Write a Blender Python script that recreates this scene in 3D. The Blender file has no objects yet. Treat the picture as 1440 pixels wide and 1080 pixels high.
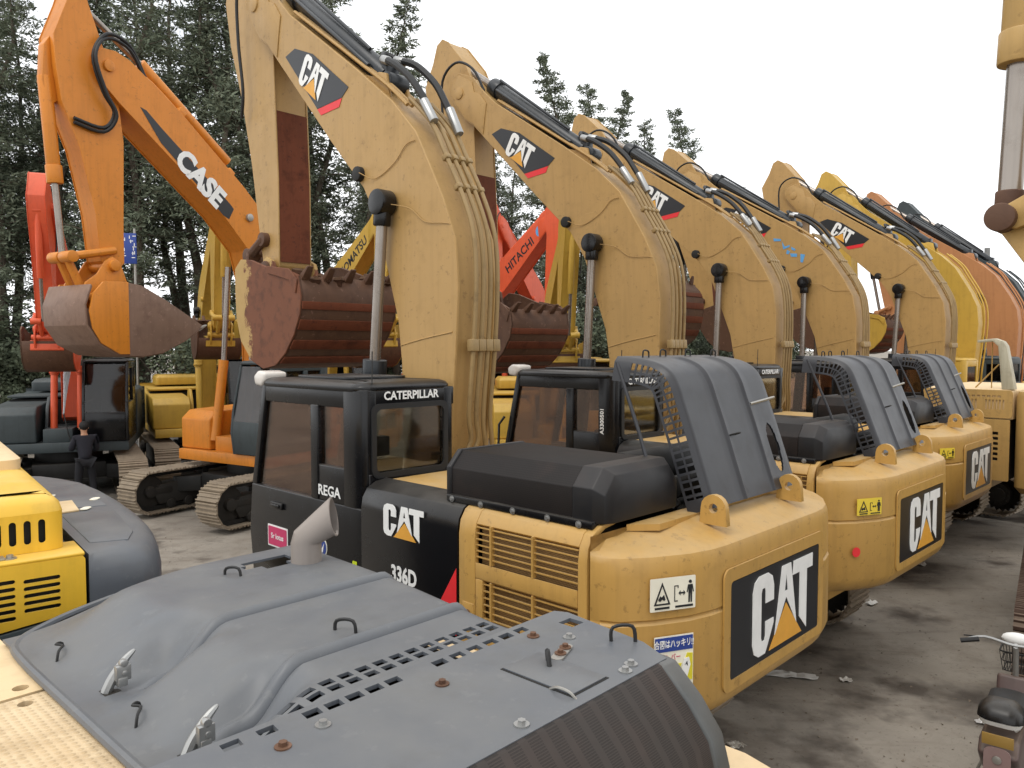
import bpy, bmesh, math, random, functools
from mathutils import Vector, Matrix
rnd = random.Random(11)
R = math.radians
scene = bpy.context.scene
COL = scene.collection

# ---------------------------------------------------------------- camera
F_PX, HORIZON, CAM_H = 1088.0, 488.3, 3.483
cam_d = bpy.data.cameras.new('camera')
cam_d.sensor_width = 36.0
cam_d.lens = F_PX / 1440.0 * 36.0
cam_d.clip_start = 0.05
cam_d.clip_end = 2000.0
cam = bpy.data.objects.new('camera', cam_d)
COL.objects.link(cam)
cam.location = (0, 0, CAM_H)
cam.rotation_euler = (math.pi / 2 - math.atan((540 - HORIZON) / F_PX), 0, 0)
scene.camera = cam

# ---------------------------------------------------------------- sky, sun, exposure
SUN_EL, SUN_AZ = 58.0, 215.0      # the veiled sun stands high, behind and to the left
world = bpy.data.worlds.new('World')
scene.world = world
world.use_nodes = True
wn = world.node_tree
wn.nodes.clear()
w_out = wn.nodes.new('ShaderNodeOutputWorld')
w_bg = wn.nodes.new('ShaderNodeBackground')
w_bg.inputs['Strength'].default_value = 0.10
w_sky = wn.nodes.new('ShaderNodeTexSky')
w_sky.sky_type = 'NISHITA'
w_sky.sun_disc = False
w_sky.sun_elevation = R(SUN_EL)
w_sky.sun_rotation = R(SUN_AZ)
w_sky.air_density = 1.0
w_sky.dust_density = 3.0
w_tc = wn.nodes.new('ShaderNodeTexCoord')
w_map = wn.nodes.new('ShaderNodeMapping')
w_map.inputs['Scale'].default_value = (1.0, 1.0, 2.6)
w_noise = wn.nodes.new('ShaderNodeTexNoise')
w_noise.inputs['Scale'].default_value = 2.1
w_noise.inputs['Detail'].default_value = 6.0
w_ramp = wn.nodes.new('ShaderNodeValToRGB')
w_ramp.color_ramp.elements[0].position = 0.30
w_ramp.color_ramp.elements[0].color = (0.6, 0.6, 0.6, 1)
w_ramp.color_ramp.elements[1].position = 0.52
w_ramp.color_ramp.elements[1].color = (1, 1, 1, 1)
w_mix = wn.nodes.new('ShaderNodeMix')
w_mix.data_type = 'RGBA'
w_mix.inputs['B'].default_value = (14.2, 14.4, 14.6, 1)   # overcast cloud deck
wn.links.new(w_tc.outputs['Generated'], w_map.inputs['Vector'])
wn.links.new(w_map.outputs['Vector'], w_noise.inputs['Vector'])
wn.links.new(w_noise.outputs['Fac'], w_ramp.inputs['Fac'])
wn.links.new(w_ramp.outputs['Color'], w_mix.inputs['Factor'])
wn.links.new(w_sky.outputs['Color'], w_mix.inputs['A'])
wn.links.new(w_mix.outputs['Result'], w_bg.inputs['Color'])
wn.links.new(w_bg.outputs['Background'], w_out.inputs['Surface'])

sun_d = bpy.data.lights.new('sun', 'SUN')
sun_d.energy = 1.1
sun_d.angle = R(25)
sun_d.color = (1.0, 0.96, 0.9)
sun = bpy.data.objects.new('sun', sun_d)
COL.objects.link(sun)
sun.rotation_euler = (R(90 - SUN_EL), 0, R(180 - SUN_AZ))
sun.location = (0, 0, 40)

scene.view_settings.view_transform = 'Standard'
scene.view_settings.look = 'None'
scene.view_settings.gamma = 1.0
scene.view_settings.exposure = 0.1
scene.view_settings.use_curve_mapping = False
scene.cycles.max_bounces = 4
scene.cycles.transparent_max_bounces = 8

# ---------------------------------------------------------------- mesh helpers
class MB:
    """collects geometry; mesh() makes one datablock of it"""
    def __init__(s):
        s.v = []; s.f = []
    def add(s, vs, fs):
        n = len(s.v); s.v += [tuple(p) for p in vs]; s.f += [tuple(i + n for i in f) for f in fs]; return s
    def box(s, x0, x1, y0, y1, z0, z1):
        x0, x1 = sorted((x0, x1)); y0, y1 = sorted((y0, y1)); z0, z1 = sorted((z0, z1))
        return s.add([(x0,y0,z0),(x1,y0,z0),(x1,y1,z0),(x0,y1,z0),(x0,y0,z1),(x1,y0,z1),(x1,y1,z1),(x0,y1,z1)],
                     [(0,3,2,1),(4,5,6,7),(0,1,5,4),(1,2,6,5),(2,3,7,6),(3,0,4,7)])
    def obox(s, M, sx, sy, sz):
        h = [Vector((a*sx/2, b*sy/2, c*sz/2)) for c in (-1,1) for b in (-1,1) for a in (-1,1)]
        return s.add([M @ p for p in h], [(0,2,3,1),(4,5,7,6),(0,1,5,4),(1,3,7,5),(3,2,6,7),(2,0,4,6)])
    def prism(s, poly, a, b, ax='y'):
        m = {'y': lambda p, t: (p[0], t, p[1]), 'z': lambda p, t: (p[0], p[1], t), 'x': lambda p, t: (t, p[0], p[1])}[ax]
        n = len(poly)
        return s.add([m(p, a) for p in poly] + [m(p, b) for p in poly],
                     [tuple(range(n)), tuple(range(2*n-1, n-1, -1))] + [(i, i+n, (i+1) % n + n, (i+1) % n) for i in range(n)])
    def cyl(s, p0, p1, r, n=14, r1=None):
        p0 = Vector(p0); p1 = Vector(p1); d = (p1 - p0).normalized(); r1 = r if r1 is None else r1
        u = d.orthogonal().normalized(); w = d.cross(u)
        ring = lambda c, q: [c + u*math.cos(2*math.pi*i/n)*q + w*math.sin(2*math.pi*i/n)*q for i in range(n)]
        return s.add(ring(p0, r) + ring(p1, r1), [tuple(range(n-1, -1, -1)), tuple(range(n, 2*n))] + [(i, (i+1) % n, (i+1) % n + n, i+n) for i in range(n)])
    def tube(s, pts, r, n=8):
        pts = [Vector(p) for p in pts]; rings = []; u = None
        for i, p in enumerate(pts):
            d = (pts[min(i+1, len(pts)-1)] - pts[max(i-1, 0)]).normalized()
            u = d.orthogonal().normalized() if u is None else (u - d*u.dot(d)).normalized()
            w = d.cross(u)
            rr = r[i] if isinstance(r, (list, tuple)) else r
            rings.append([p + u*math.cos(2*math.pi*k/n)*rr + w*math.sin(2*math.pi*k/n)*rr for k in range(n)])
        return s.loft(rings)
    def loft(s, rings, caps=True):
        n = len(rings[0]); vs = [p for r in rings for p in r]; fs = []
        for j in range(len(rings)-1):
            fs += [(j*n+i, j*n+(i+1) % n, (j+1)*n+(i+1) % n, (j+1)*n+i) for i in range(n)]
        if caps: fs += [tuple(range(n-1, -1, -1)), tuple(range((len(rings)-1)*n, len(rings)*n))]
        return s.add(vs, fs)
    def grid(s, fn, us, vs, skip=None):
        nu, nv = len(us), len(vs)
        P = [fn(u, v) for v in vs for u in us]
        fs = []
        for j in range(nv-1):
            for i in range(nu-1):
                if skip and skip((us[i]+us[i+1])/2, (vs[j]+vs[j+1])/2): continue
                fs.append((j*nu+i, j*nu+i+1, (j+1)*nu+i+1, (j+1)*nu+i))
        return s.add(P, fs)
    def sphere(s, c, r, n=12, m=8, sc=(1,1,1)):
        c = Vector(c); rings = []
        for j in range(1, m):
            a = math.pi*j/m
            rings.append([c + Vector((math.sin(a)*math.cos(2*math.pi*i/n)*r*sc[0], math.sin(a)*math.sin(2*math.pi*i/n)*r*sc[1], math.cos(a)*r*sc[2])) for i in range(n)])
        return s.loft(rings)
    def vf(s, vf, O, U, V):
        O, U, V = Vector(O), Vector(U), Vector(V); N = U.cross(V).normalized()
        return s.add([O + U*a + V*b + N*c for a, b, c in vf[0]], vf[1])
    def mesh(s, name, bevel=0.0, seg=2, smooth=True, angle=35, solid=0.0, recalc=True):
        me = bpy.data.meshes.new(name)
        me.from_pydata(s.v, [], s.f); me.update()
        bm = bmesh.new(); bm.from_mesh(me)
        if recalc: bmesh.ops.recalc_face_normals(bm, faces=bm.faces)
        if solid: bmesh.ops.solidify(bm, geom=bm.faces[:], thickness=solid)
        if bevel:
            es = [e for e in bm.edges if len(e.link_faces) == 2 and e.calc_face_angle(0) > R(28)]
            if es: bmesh.ops.bevel(bm, geom=es, offset=bevel, segments=seg, affect='EDGES', clamp_overlap=True, profile=0.5)
        bm.to_mesh(me); bm.free()
        if smooth:
            me.polygons.foreach_set('use_smooth', [True]*len(me.polygons))
            me.set_sharp_from_angle(angle=R(angle))
        me.materials.append(None)
        return me

def obj(name, me, mat, parent=None, M=None):
    if isinstance(me, MB): me = me.mesh(name)
    o = bpy.data.objects.new(name, me); COL.objects.link(o)
    o.material_slots[0].link = 'OBJECT'; o.material_slots[0].material = mat
    if parent: o.parent = parent
    if M is not None: o.matrix_basis = M
    return o
def tag(o, label, cat, group=None):
    o['label'] = label; o['category'] = cat
    if group: o['group'] = group
    return o
def empty(name, loc, rz, label, cat, group=None):
    o = bpy.data.objects.new(name, None); COL.objects.link(o)
    o.location = loc; o.rotation_euler = (0, 0, rz); o.empty_display_size = 0.3
    return tag(o, label, cat, group)

_tmp = []
def _curve_vf(cu):
    ob = bpy.data.objects.new('tmp', cu); COL.objects.link(ob)
    dg = bpy.context.evaluated_depsgraph_get(); dg.update()
    me = bpy.data.meshes.new_from_object(ob.evaluated_get(dg))
    vf = ([tuple(v.co) for v in me.vertices], [tuple(p.vertices) for p in me.polygons])
    bpy.data.objects.remove(ob); bpy.data.curves.remove(cu); bpy.data.meshes.remove(me)
    return vf
def shapes(polys, thick=0.002):
    """flat plate from closed outlines; outlines inside others become holes"""
    cu = bpy.data.curves.new('tmp', 'CURVE'); cu.dimensions = '2D'; cu.fill_mode = 'BOTH'; cu.extrude = thick/2
    for p in polys:
        sp = cu.splines.new('POLY'); sp.points.add(len(p)-1); sp.use_cyclic_u = True
        for q, c in zip(sp.points, p): q.co = (c[0], c[1], 0, 1)
    return _curve_vf(cu)
@functools.lru_cache(None)
def text(body, size=1.0, xs=1.0, bold=0.0, thick=0.002):
    cu = bpy.data.curves.new('tmp', 'FONT'); cu.body = body; cu.size = size; cu.offset = bold*size; cu.extrude = thick/2
    cu.align_x = 'CENTER'; cu.align_y = 'CENTER'; cu.resolution_u = 3
    v, f = _curve_vf(cu)
    return ([(a*xs, b, c) for a, b, c in v], f)
def capsule(cx, cy, w, h, n=5):
    """closed outline of a rounded slot"""
    r = min(w, h)/2; P = []
    if w >= h:
        for k in range(n+1): a = -math.pi/2 + math.pi*k/n; P.append((cx + w/2 - r + r*math.cos(a), cy + r*math.sin(a)))
        for k in range(n+1): a = math.pi/2 + math.pi*k/n; P.append((cx - w/2 + r + r*math.cos(a), cy + r*math.sin(a)))
    else:
        for k in range(n+1): a = math.pi*k/n; P.append((cx + r*math.cos(a), cy + h/2 - r + r*math.sin(a)))
        for k in range(n+1): a = math.pi + math.pi*k/n; P.append((cx + r*math.cos(a), cy - h/2 + r + r*math.sin(a)))
    return P
def rrect(x0, y0, x1, y1, r, n=4):
    P = []
    for cx, cy, a0 in ((x1-r, y0+r, -90), (x1-r, y1-r, 0), (x0+r, y1-r, 90), (x0+r, y0+r, 180)):
        for k in range(n+1): a = R(a0 + 90*k/n); P.append((cx + r*math.cos(a), cy + r*math.sin(a)))
    return P
def offset2(poly, d):
    """moves a closed outline outward by d"""
    A = sum(poly[i][0]*poly[(i+1) % len(poly)][1] - poly[(i+1) % len(poly)][0]*poly[i][1] for i in range(len(poly)))
    sg = 1 if A > 0 else -1; out = []; n = len(poly)
    for i in range(n):
        a = Vector(poly[i-1]); b = Vector(poly[i]); c = Vector(poly[(i+1) % n])
        n1 = (b-a).normalized(); n2 = (c-b).normalized()
        v = Vector((n1.y+n2.y, -n1.x-n2.x))*sg
        v = v.normalized()*(d/max(0.5, math.cos(v.angle(Vector((n1.y, -n1.x))*sg, 0)))) if v.length > 1e-6 else v
        out.append((b.x+v.x, b.y+v.y))
    return out
def smooth_path(pts, k=4):
    """Catmull-Rom through the points"""
    pts = [Vector(p) for p in pts]; out = []
    for i in range(len(pts)-1):
        p0, p1, p2, p3 = pts[max(i-1, 0)], pts[i], pts[i+1], pts[min(i+2, len(pts)-1)]
        for j in range(k):
            t = j/k
            out.append(0.5*((2*p1) + (p2-p0)*t + (2*p0-5*p1+4*p2-p3)*t*t + (3*p1-p0-3*p2+p3)*t**3))
    return out + [pts[-1]]

# ---------------------------------------------------------------- materials
def lin(h, k=1.0):
    c = [int(h[i:i+2], 16)/255 for i in (0, 2, 4)]
    return tuple(k*(x/12.92 if x <= 0.04045 else ((x+0.055)/1.055)**2.4) for x in c) + (1,)
class NT:
    def __init__(s, name):
        s.m = bpy.data.materials.new(name); s.m.use_nodes = True; s.t = s.m.node_tree; s.t.nodes.clear()
        s.out = s.n('OutputMaterial'); s.b = s.n('BsdfPrincipled'); s.l(s.b.outputs[0], s.out.inputs[0])
    def n(s, k, **kw):
        nd = s.t.nodes.new('ShaderNode' + k)
        for a, b in kw.items(): setattr(nd, a, b)
        return nd
    def l(s, a, b): s.t.links.new(a, b)
    def noise(s, vec, scale, detail=4, rough=0.6):
        nd = s.n('TexNoise'); nd.inputs['Scale'].default_value = scale; nd.inputs['Detail'].default_value = detail; nd.inputs['Roughness'].default_value = rough
        s.l(vec, nd.inputs['Vector']); return nd.outputs['Fac']
    def ramp(s, fac, a, b, c0=(0,0,0,1), c1=(1,1,1,1)):
        nd = s.n('ValToRGB'); e = nd.color_ramp.elements; e[0].position = a; e[1].position = b; e[0].color = c0; e[1].color = c1
        s.l(fac, nd.inputs['Fac']); return nd.outputs['Color']
    def mix(s, fac, a, b, mode='MIX'):
        nd = s.n('Mix', data_type='RGBA', blend_type=mode)
        for sock, v in (('Factor', fac), ('A', a), ('B', b)):
            if isinstance(v, (int, float)): nd.inputs[sock].default_value = v
            elif isinstance(v, tuple): nd.inputs[sock].default_value = v
            else: s.l(v, nd.inputs[sock])
        return nd.outputs['Result']
    def math(s, op, a, b=0.0):
        nd = s.n('Math', operation=op)
        for i, v in enumerate((a, b)):
            if isinstance(v, (int, float)): nd.inputs[i].default_value = v
            else: s.l(v, nd.inputs[i])
        return nd.outputs[0]
    def coord(s, scale=(1,1,1)):
        tc = s.n('TexCoord'); mp = s.n('Mapping'); mp.inputs['Scale'].default_value = scale
        oi = s.n('ObjectInfo'); va = s.n('VectorMath', operation='ADD')
        sc = s.n('VectorMath', operation='SCALE'); sc.inputs[0].default_value = (7.0, 13.0, 5.0); s.l(oi.outputs['Random'], sc.inputs['Scale'])
        s.l(tc.outputs['Object'], va.inputs[0]); s.l(sc.outputs[0], va.inputs[1]); s.l(va.outputs[0], mp.inputs['Vector'])
        return mp.outputs['Vector']
    def bump(s, h, strength, dist=0.01):
        nd = s.n('Bump'); nd.inputs['Strength'].default_value = strength; nd.inputs['Distance'].default_value = dist
        s.l(h, nd.inputs['Height']); s.l(nd.outputs['Normal'], s.b.inputs['Normal'])

DUST = lin('A08C6E')
def paint(name, col, rough=0.45, grime=0.35, grime_col=lin('3A2E22'), dust=0.5, dust_col=DUST, metal=0.0, streak=0.25, bump=0.08, vary=0.12, spec=0.4, chips=0.0, chip_col=lin('4A2F20')):
    t = NT(name); v = t.coord()
    big = t.noise(v, 0.9, 3); mid = t.noise(v, 5.0, 6, 0.65); fine = t.noise(v, 60.0, 3)
    dark = tuple(c*(1-vary) for c in col[:3]) + (1,); lite = tuple(min(1, c*(1+vary)) for c in col[:3]) + (1,)
    c = t.mix(big, dark, lite)
    sv = t.coord((9, 9, 0.55)); st = t.ramp(t.noise(sv, 1.6, 5, 0.6), 0.48, 0.75)
    c = t.mix(t.math('MULTIPLY', st, streak), c, grime_col)
    g = t.ramp(mid, 0.52, 0.78)
    c = t.mix(t.math('MULTIPLY', g, grime), c, grime_col)
    if chips:
        ch = t.ramp(t.noise(v, 14.0, 8, 0.7), 0.60, 0.63)
        c = t.mix(t.math('MULTIPLY', ch, chips), c, chip_col)
        rv = t.coord((7, 7, 0.35)); run = t.ramp(t.noise(rv, 2.4, 6, 0.7), 0.63, 0.74)
        c = t.mix(t.math('MULTIPLY', t.math('MULTIPLY', run, t.ramp(big, 0.45, 0.6)), chips*0.8), c, chip_col)
        sv2 = t.coord((2.0, 30, 55)); scr = t.ramp(t.noise(sv2, 1.0, 4, 0.6), 0.70, 0.73)
        c = t.mix(t.math('MULTIPLY', scr, chips*0.6), c, tuple(min(1, x*1.5+0.05) for x in col[:3]) + (1,))
    if dust:
        geo = t.n('NewGeometry'); sx = t.n('SeparateXYZ'); t.l(geo.outputs['Normal'], sx.inputs[0])
        up = t.ramp(sx.outputs['Z'], 0.15, 0.95)
        d = t.math('MULTIPLY', t.math('MULTIPLY', up, t.ramp(t.noise(v, 3.0, 6), 0.25, 0.7)), dust)
        c = t.mix(d, c, dust_col)
        rr = t.math('ADD', t.math('MULTIPLY', d, 0.4), rough)
    else: rr = rough
    t.l(c, t.b.inputs['Base Color'])
    r2 = t.math('ADD', t.math('MULTIPLY', t.math('SUBTRACT', mid, 0.5), 0.25), rr)
    t.l(r2, t.b.inputs['Roughness']); t.b.inputs['Metallic'].default_value = metal
    t.b.inputs['Specular IOR Level'].default_value = spec
    if bump: t.bump(t.math('ADD', t.math('MULTIPLY', mid, 0.6), t.math('MULTIPLY', fine, 0.25)), bump, 0.01)
    return t.m
def plain(name, col, rough=0.5, metal=0.0, emit=None):
    t = NT(name); v = t.coord(); c = t.mix(t.noise(v, 8.0, 4), tuple(x*0.85 for x in col[:3]) + (1,), tuple(min(1, x*1.12) for x in col[:3]) + (1,))
    t.l(c, t.b.inputs['Base Color']); t.b.inputs['Roughness'].default_value = rough; t.b.inputs['Metallic'].default_value = metal
    return t.m
def glass(name, tint, refl=0.12):
    t = NT(name); tr = t.n('BsdfTransparent'); tr.inputs[0].default_value = tint
    gl = t.n('BsdfGlossy'); gl.inputs['Roughness'].default_value = 0.06; gl.inputs[0].default_value = (0.9, 0.9, 0.9, 1)
    fr = t.n('LayerWeight'); fr.inputs['Blend'].default_value = 0.25
    df = t.n('BsdfDiffuse'); df.inputs[0].default_value = lin('6A5F50')
    ms = t.n('MixShader'); m2 = t.n('MixShader')
    f = t.math('ADD', t.math('MULTIPLY', fr.outputs['Fresnel'], 0.7), refl)
    t.l(f, ms.inputs[0]); t.l(tr.outputs[0], ms.inputs[1]); t.l(gl.outputs[0], ms.inputs[2])
    v = t.coord(); dirt = t.math('MULTIPLY', t.ramp(t.noise(v, 3.5, 6), 0.4, 0.8), 0.07)
    t.l(dirt, m2.inputs[0]); t.l(ms.outputs[0], m2.inputs[1]); t.l(df.outputs[0], m2.inputs[2]); t.l(m2.outputs[0], t.out.inputs[0])
    return t.m
def perforated(name, col, hole=(0.004, 0.004, 0.004, 1), sx=70, sy=45, axes=(0, 2), band=None):
    """sheet steel with rows of small punched holes"""
    t = NT(name); tc = t.n('TexCoord'); sp = t.n('SeparateXYZ'); t.l(tc.outputs['Object'], sp.inputs[0])
    a = t.math('MULTIPLY', sp.outputs[axes[0]], sx); b = t.math('MULTIPLY', sp.outputs[axes[1]], sy)
    row = t.math('MULTIPLY', t.math('MODULO', t.math('FLOOR', b), 2.0), 0.5)
    fa = t.math('ABSOLUTE', t.math('SUBTRACT', t.math('FRACT', t.math('ADD', a, row)), 0.5))
    fb = t.math('ABSOLUTE', t.math('SUBTRACT', t.math('FRACT', b), 0.5))
    inh = t.math('MULTIPLY', t.math('LESS_THAN', fa, 0.24), t.math('LESS_THAN', fb, 0.30))
    if band:
        k = t.math('FRACT', t.math('MULTIPLY', sp.outputs[axes[0]], band)); inh = t.math('MULTIPLY', inh, t.math('LESS_THAN', k, 0.62))
    v = t.coord(); n = t.noise(v, 4, 5)
    c = t.mix(n, tuple(x*0.7 for x in col[:3]) + (1,), tuple(x*1.3 for x in col[:3]) + (1,))
    c = t.mix(t.math('MULTIPLY', t.ramp(t.noise(v, 2.2, 4), 0.5, 0.8), 0.3), c, lin('5A443A'))
    t.l(t.mix(inh, c, hole), t.b.inputs['Base Color']); t.b.inputs['Roughness'].default_value = 0.6
    t.b.inputs['Specular IOR Level'].default_value = 0.25
    t.bump(inh, -0.4, 0.004)
    return t.m

TAN = lin('CDA45A'); 
MAT = dict(
    tan=paint('tan paint', lin('B9914E'), 0.42, 0.22, lin('5E4A2C'), 0.6, lin('B29C78'), streak=0.16, chips=0.3),
    tanboom=paint('tan boom paint', lin('AE8B55'), 0.48, 0.25, lin('6B5230'), 0.3, lin('A8926E'), streak=0.18, chips=0.28),
    black=paint('black paint', lin('101012'), 0.25, 0.2, lin('1C1B1A'), 0.6, lin('5A554E'), streak=0.08, bump=0.03),
    blackbox=paint('dark plastic', lin('19191B'), 0.42, 0.4, lin('2A2320'), 0.55, lin('4C4540'), streak=0.15),
    grey=paint('grey hood paint', lin('5A5E64'), 0.36, 0.45, lin('4A4743'), 0.5, lin('7C7A75'), streak=0.08, bump=0.04, chips=0.14, chip_col=lin('8A8A88')),
    hood=paint('dark grey hood paint', lin('313236'), 0.38, 0.35, lin('2A2623'), 0.3, lin('6A655F'), streak=0.2, bump=0.05),
    orange=paint('orange paint', lin('D08028'), 0.42, 0.2, lin('7A4A1A'), 0.3, lin('B08A50'), streak=0.2, chips=0.25),
    redorange=paint('red orange paint', lin('D65834'), 0.42, 0.2, lin('7A2A1A'), 0.25, lin('B07860'), streak=0.15),
    yellow=paint('yellow paint', lin('BE9A40'), 0.42, 0.25, lin('6A5020'), 0.3, lin('B8A070'), streak=0.2),
    lemon=paint('bright yellow paint', lin('E2B436'), 0.4, 0.2, lin('7A6020'), 0.55, lin('D8C080'), streak=0.18),
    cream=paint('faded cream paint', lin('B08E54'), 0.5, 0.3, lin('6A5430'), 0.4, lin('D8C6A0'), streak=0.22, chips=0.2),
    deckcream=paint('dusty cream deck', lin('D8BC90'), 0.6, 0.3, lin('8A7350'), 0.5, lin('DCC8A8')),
    faded=paint('faded orange paint', lin('B27C50'), 0.5, 0.3, lin('7A4A2A'), 0.3, lin('B08A60')),
    charcoal=paint('charcoal paint', lin('3A4244'), 0.5, 0.3, lin('20201E'), 0.3, lin('6A6A66')),
    rust=paint('rusty steel', lin('6A3A26'), 0.75, 0.7, lin('2E1A14'), 0.2, lin('7A5A44'), bump=0.35, vary=0.3, spec=0.2, chips=0.5, chip_col=lin('3A2420')),
    bucket=paint('worn bucket steel', lin('5A4030'), 0.6, 0.6, lin('35221C'), 0.3, lin('8A6A54'), bump=0.2, vary=0.25, spec=0.3, chips=0.4, chip_col=lin('8A6A5A')),
    bucketcase=paint('scraped bucket steel', lin('7A6050'), 0.55, 0.5, lin('4A3028'), 0.3, lin('9A7A64'), bump=0.2, vary=0.25, chips=0.4, chip_col=lin('A08070')),
    pipe=paint('dirty tan pipe', lin('937A50'), 0.5, 0.5, lin('4A3A26'), 0.3, lin('A08C6A'), streak=0.2),
    rustdark=paint('dirty rusty track', lin('4A3A32'), 0.8, 0.6, lin('241A16'), 0.5, lin('8A7C6C'), bump=0.5, vary=0.3, spec=0.15),
    earth=paint('earth crust', lin('4A3428'), 0.9, 0.6, lin('2A1C16'), 0.2, bump=0.8, vary=0.3, spec=0.1),
    track=paint('track steel', lin('8A7C6A'), 0.6, 0.5, lin('3E342A'), 0.45, lin('A09078'), bump=0.3, vary=0.2, metal=0.2),
    trackdark=paint('dark track frame', lin('26231F'), 0.7, 0.5, lin('15120F'), 0.4, lin('5E5244'), bump=0.3),
    dark=paint('dark machinery', lin('1B1A18'), 0.6, 0.5, lin('0E0C0A'), 0.3, lin('4A4238'), bump=0.2),
    chrome=paint('chrome rod', lin('989088'), 0.25, 0.35, lin('5A4A40'), 0.0, metal=0.7, streak=0.35, bump=0.0),
    steel=paint('bare steel', lin('A6A49E'), 0.4, 0.3, lin('5A4A3C'), 0.2, metal=0.7, bump=0.1),
    exhaust=paint('heat-worn exhaust', lin('8E8680'), 0.6, 0.4, lin('6A625C'), 0.3, lin('A89C90'), metal=0.1, bump=0.15),
    rubber=plain('rubber', lin('1A1A1A'), 0.55),
    barrel=paint('black cylinder paint', lin('24282C'), 0.3, 0.3, lin('15130F'), 0.45, lin('6A6A68'), bump=0.05),
    silver=plain('zinc', lin('A4A4A2'), 0.38, 0.8),
    white=plain('white decal', lin('E9E9E6'), 0.5), decal=plain('black decal', lin('1E2024'), 0.4),
    red=plain('red decal', lin('E02A30'), 0.45), logoyel=plain('yellow decal', lin('DDA03C'), 0.5),
    pink=plain('pink sticker', lin('C03060'), 0.5), blue=plain('blue decal', lin('26408C'), 0.5),
    lime=plain('lime sticker', lin('C8D820'), 0.5), skyblue=plain('sky blue marker', lin('5A9CD0'), 0.6), paper=plain('sticker paper', lin('E8E4D2'), 0.6),
    yelsticker=plain('yellow sticker', lin('E4C83C'), 0.5), lemonprint=plain('lemon print', lin('D8CC30'), 0.5),
    glass=glass('cab glass', (0.86, 0.86, 0.82, 1), 0.05), darkglass=glass('tinted cab glass', (0.80, 0.62, 0.52, 1), 0.07),
    farglass=glass('dark far cab glass', (0.35, 0.33, 0.32, 1), 0.03),
    perf=perforated('perforated cover', lin('221D1B'), sx=80, sy=80, axes=(0, 2)),
    perffg=perforated('perforated side cover', lin('3A3532'), (0.010, 0.009, 0.008, 1), sx=300, sy=210, axes=(0, 2), band=15),
    screen=perforated('radiator screen', lin('94744A'), (0.03, 0.022, 0.012, 1), sx=90, sy=90, axes=(0, 2)),
    lamp=plain('lamp glass', lin('D8D2CA'), 0.2), cloth=plain('dark cloth', lin('22222A'), 0.9),
)

def worn_side():
    """tan paint left at the heel of the bucket, rust where the soil has scoured it"""
    t = NT('scoured bucket side'); tc = t.n('TexCoord'); sp = t.n('SeparateXYZ'); t.l(tc.outputs['Object'], sp.inputs[0]); v = t.coord()
    n = t.noise(v, 6.0, 8, 0.7); e = t.math('ADD', sp.outputs[0], t.math('MULTIPLY', t.math('SUBTRACT', n, 0.5), 0.7))
    m = t.ramp(e, 0.5, 0.52); nd = m.node; mp = t.n('MapRange'); mp.inputs['From Min'].default_value = 1.4; mp.inputs['From Max'].default_value = 3.4; t.l(e, mp.inputs['Value']); t.l(mp.outputs[0], nd.inputs['Fac'])
    nd.color_ramp.elements[0].position = 0.635; nd.color_ramp.elements[1].position = 0.66
    rust = t.mix(t.noise(v, 3.0, 6), lin('643E2C'), lin('794C36')); rust = t.mix(t.math('MULTIPLY', t.ramp(t.noise(v, 9, 6), 0.5, 0.7), 0.5), rust, lin('3E2820'))
    c = t.mix(m, rust, t.mix(t.noise(v, 4, 4), lin('A08250'), lin('B89A66')))
    t.l(c, t.b.inputs['Base Color']); t.b.inputs['Roughness'].default_value = 0.65; t.b.inputs['Specular IOR Level'].default_value = 0.25; t.bump(n, 0.2, 0.01)
    return t.m
MAT['wornside'] = worn_side()
# ---------------------------------------------------------------- the excavator kit (X forward, Y left, Z up, origin under the swing centre)
cached = functools.lru_cache(None)

# --- undercarriage
TR_X, TR_R, TR_Z, GAUGE = 1.95, 0.40, 0.50, 1.24
def track_point(s):
    """position and tangent angle along the track loop, s in 0..1"""
    L1 = 2*TR_X; L2 = math.pi*TR_R; tot = 2*(L1+L2); d = (s % 1)*tot
    if d < L1: return (-TR_X + d, TR_Z + TR_R, 0.0)
    d -= L1
    if d < L2: a = d/TR_R; return (TR_X + math.sin(a)*TR_R, TR_Z + math.cos(a)*TR_R, -a)
    d -= L2
    if d < L1: return (TR_X - d, TR_Z - TR_R, -math.pi)
    d -= L1; a = d/TR_R
    return (-TR_X - math.sin(a)*TR_R, TR_Z - math.cos(a)*TR_R, -math.pi - a)
N_SHOE = 50
def shoe_mats(side):
    out = []
    for i in range(N_SHOE):
        x, z, a = track_point(i/N_SHOE)
        out.append(Matrix.Translation((x, side*GAUGE, z)) @ Matrix.Rotation(-a, 4, 'Y'))
    return out
def shoe_mb():
    b = MB(); p = 0.205
    b.prism([(-p/2, 0), (p/2, 0), (p/2, 0.018), (p/2-0.012, 0.05), (p/2-0.03, 0.05), (p/2-0.04, 0.02), (0.012, 0.02), (0.006, 0.045), (-0.012, 0.045), (-0.02, 0.02), (-p/2+0.04, 0.02), (-p/2+0.03, 0.042), (-p/2+0.014, 0.042), (-p/2, 0.018)], -0.3, 0.3)
    return b
@cached
def m_shoe(): return shoe_mb().mesh('track_shoe', smooth=False)
@cached
def m_bolt_pair():
    b = MB()
    for y in (-0.07, 0.07):
        b.cyl((0.045, y, 0.018), (0.045, y, 0.032), 0.016, 6)
    return b.mesh('bolt')
@cached
def m_link(side):
    b = MB()
    for M in shoe_mats(side):
        for dy in (-0.09, 0.09):
            b.obox(M @ Matrix.Translation((0, dy, -0.05)), 0.2, 0.05, 0.09)
    return b.mesh('track_chain', smooth=False)
@cached
def m_track_joined(side):
    b = MB()
    sm = shoe_mb()
    for M in shoe_mats(side):
        b.add([M @ Vector(p) for p in sm.v], sm.f)
    return b.mesh('track', smooth=False)
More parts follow.
